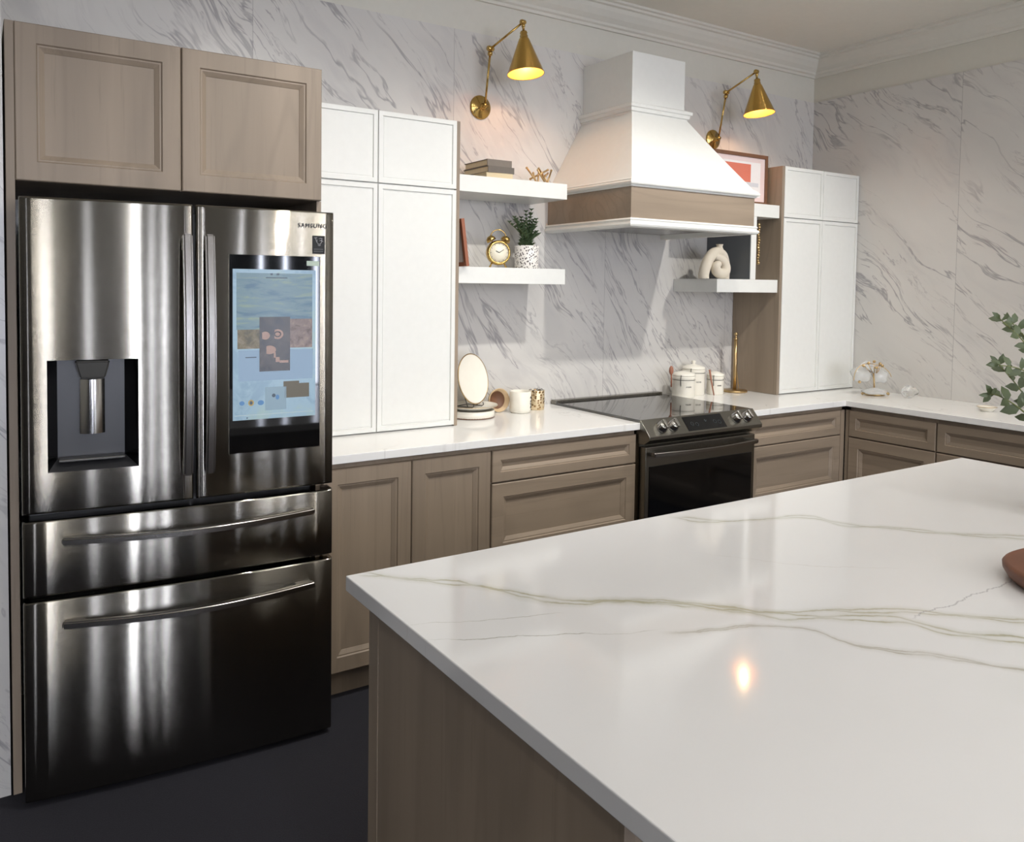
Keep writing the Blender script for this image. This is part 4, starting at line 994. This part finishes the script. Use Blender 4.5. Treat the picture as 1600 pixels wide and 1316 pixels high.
# ------------------------------------------------------------------ island
t = thing('kitchen_island', (1.85, -2.4, 0), 'large kitchen island with taupe wood paneled base in the foreground', 'kitchen island')
IX0, IX1, IY0, IY1 = .5936, 3.0928, -1.7526, -3.05
rot = Matrix.Translation((IX0, IY0, 0)) @ Matrix.Rotation(-.0043, 4, 'Z') @ Matrix.Translation((-IX0, -IY0, 0))
bm = newbm(); box(bm, .650, 3.04, -2.585, -1.822, .09, .878); box(bm, .70, 3.0, -2.5, -1.87, 0, .09); bm.transform(rot); mk('island_body', bm, M['wood'], t)
bm = newbm(); box(bm, .629, .6495, -2.587, -1.845, .0, .8775, .001); box(bm, .628, .6495, -1.8445, -1.800, 0, .8775, .001); bm.transform(rot); mk('end_panel', bm, M['wood'], t)
tp = newbm(); box(tp, IX0, IX1, IY1, IY0, .879, .9118, .0022); tp.transform(rot)
tag(mk('island_countertop', tp, M['island_top']), 'white quartz island countertop with olive-grey veins in the foreground', 'countertop')

# walnut board at the right edge of the island
c = Vector((1.940, -2.650, .9120)); bm = newbm(); n_ = 72; rg = []
def brd(i): 
    a = 2*PI*i/n_; return (.200*(1+.012*math.sin(3*a+1)+.008*math.sin(7*a)))
lv = [(.0, .90), (.010, .955), (.024, .995), (.034, 1.0), (.0385, .985), (.040, .96)]
for zz_, k in lv: rg.append([bm.verts.new(c+Vector((brd(i)*k*math.cos(2*PI*i/n_), brd(i)*k*math.sin(2*PI*i/n_), zz_))) for i in range(n_)])
for A, B in zip(rg, rg[1:]):
    for i in range(n_): f = bm.faces.new([A[i], A[(i+1) % n_], B[(i+1) % n_], B[i]]); f.smooth = True
bm.faces.new(rg[0]); bm.faces.new(rg[-1])
tag(mk('wooden_board', bm, M['walnut']), 'round dark walnut board on the island at the right edge', 'serving board')

# leafy branches in a vase standing on the island just right of the view
VB = Vector((2.51, -2.33, .9120))
t = thing('branch_vase', VB, 'vase of leafy green branches on the island at the right edge', 'vase of branches')
bm = newbm(); lathe(bm, [(0, 0), (.045, 0), (.065, .02), (.070, .06), (.050, .11), (.030, .135), (.033, .15), (.029, .15), (.026, .135), (.045, .10), (.06, .05), (0, .01)], (0, 0, 0), 40, cap=False); mk('vase_body', bm, M['matte_ceramic'], t, world=False)
bmS, bmL = newbm(), newbm(); rnd = random.Random(21)

def branch(P, n, size, pair=True):
    X = cat([L_(*p) for p in P], 8)
    tube(bmS, X, .002, 6, radii=[.0030-.0018*i/len(X) for i in range(len(X))])
    k0 = int(len(X)*.30)
    for i in range(n):
        k = k0+(len(X)-2-k0)*i/(n-1); p = X[int(k)]; tdir = (X[min(int(k)+1, len(X)-1)]-X[int(k)-1]).normalized()
        side = tdir.cross(Vector((0, 0, 1))); side = side.normalized() if side.length > .1 else rr; other = side.cross(tdir)
        ang = i*2.4
        for q in (0, PI):
            d = (side*math.cos(ang+q)+other*math.sin(ang+q))*.9+tdir*.55+Vector((0, 0, .15))
            sz = size*(1-.45*i/n)*rnd.uniform(.85, 1.15)
            leafq(bmL, p, d, sz, sz*.60, up=-ff+Vector((0, 0, .4)), cup=.18)
    leafq(bmL, X[-1], tdir, size*.6, size*.28, up=-ff)
branch([(0, 0, .13), (-.02, 0, .26), (-.08, -.01, .40), (-.15, -.02, .49), (-.225, -.03, .553)], 10, .052)
branch([(0, 0, .13), (-.03, -.02, .24), (-.10, -.05, .345), (-.18, -.07, .415), (-.258, -.08, .432)], 9, .050)
branch([(0, 0, .13), (-.05, .02, .23), (-.12, .03, .30), (-.18, .03, .335), (-.205, .03, .338)], 7, .052)
branch([(0, 0, .13), (-.05, -.05, .20), (-.11, -.07, .255), (-.155, -.08, .29), (-.180, -.08, .325)], 5, .040)
branch([(0, 0, .13), (-.01, .02, .28), (-.05, .04, .42), (-.10, .05, .50), (-.13, .06, .54)], 8, .055)
branch([(0, 0, .13), (.02, 0, .30), (.05, .01, .45), (.10, .0, .58)], 8, .055)
branch([(0, 0, .13), (.05, .03, .26), (.12, .05, .38), (.21, .06, .46)], 8, .052)
branch([(0, 0, .13), (-.03, .05, .25), (-.09, .09, .36), (-.14, .10, .42)], 7, .052)
mk('stems', bmS, M['stem'], t, world=False)
mk('foliage', bmL, M['leaf'], t, world=False)
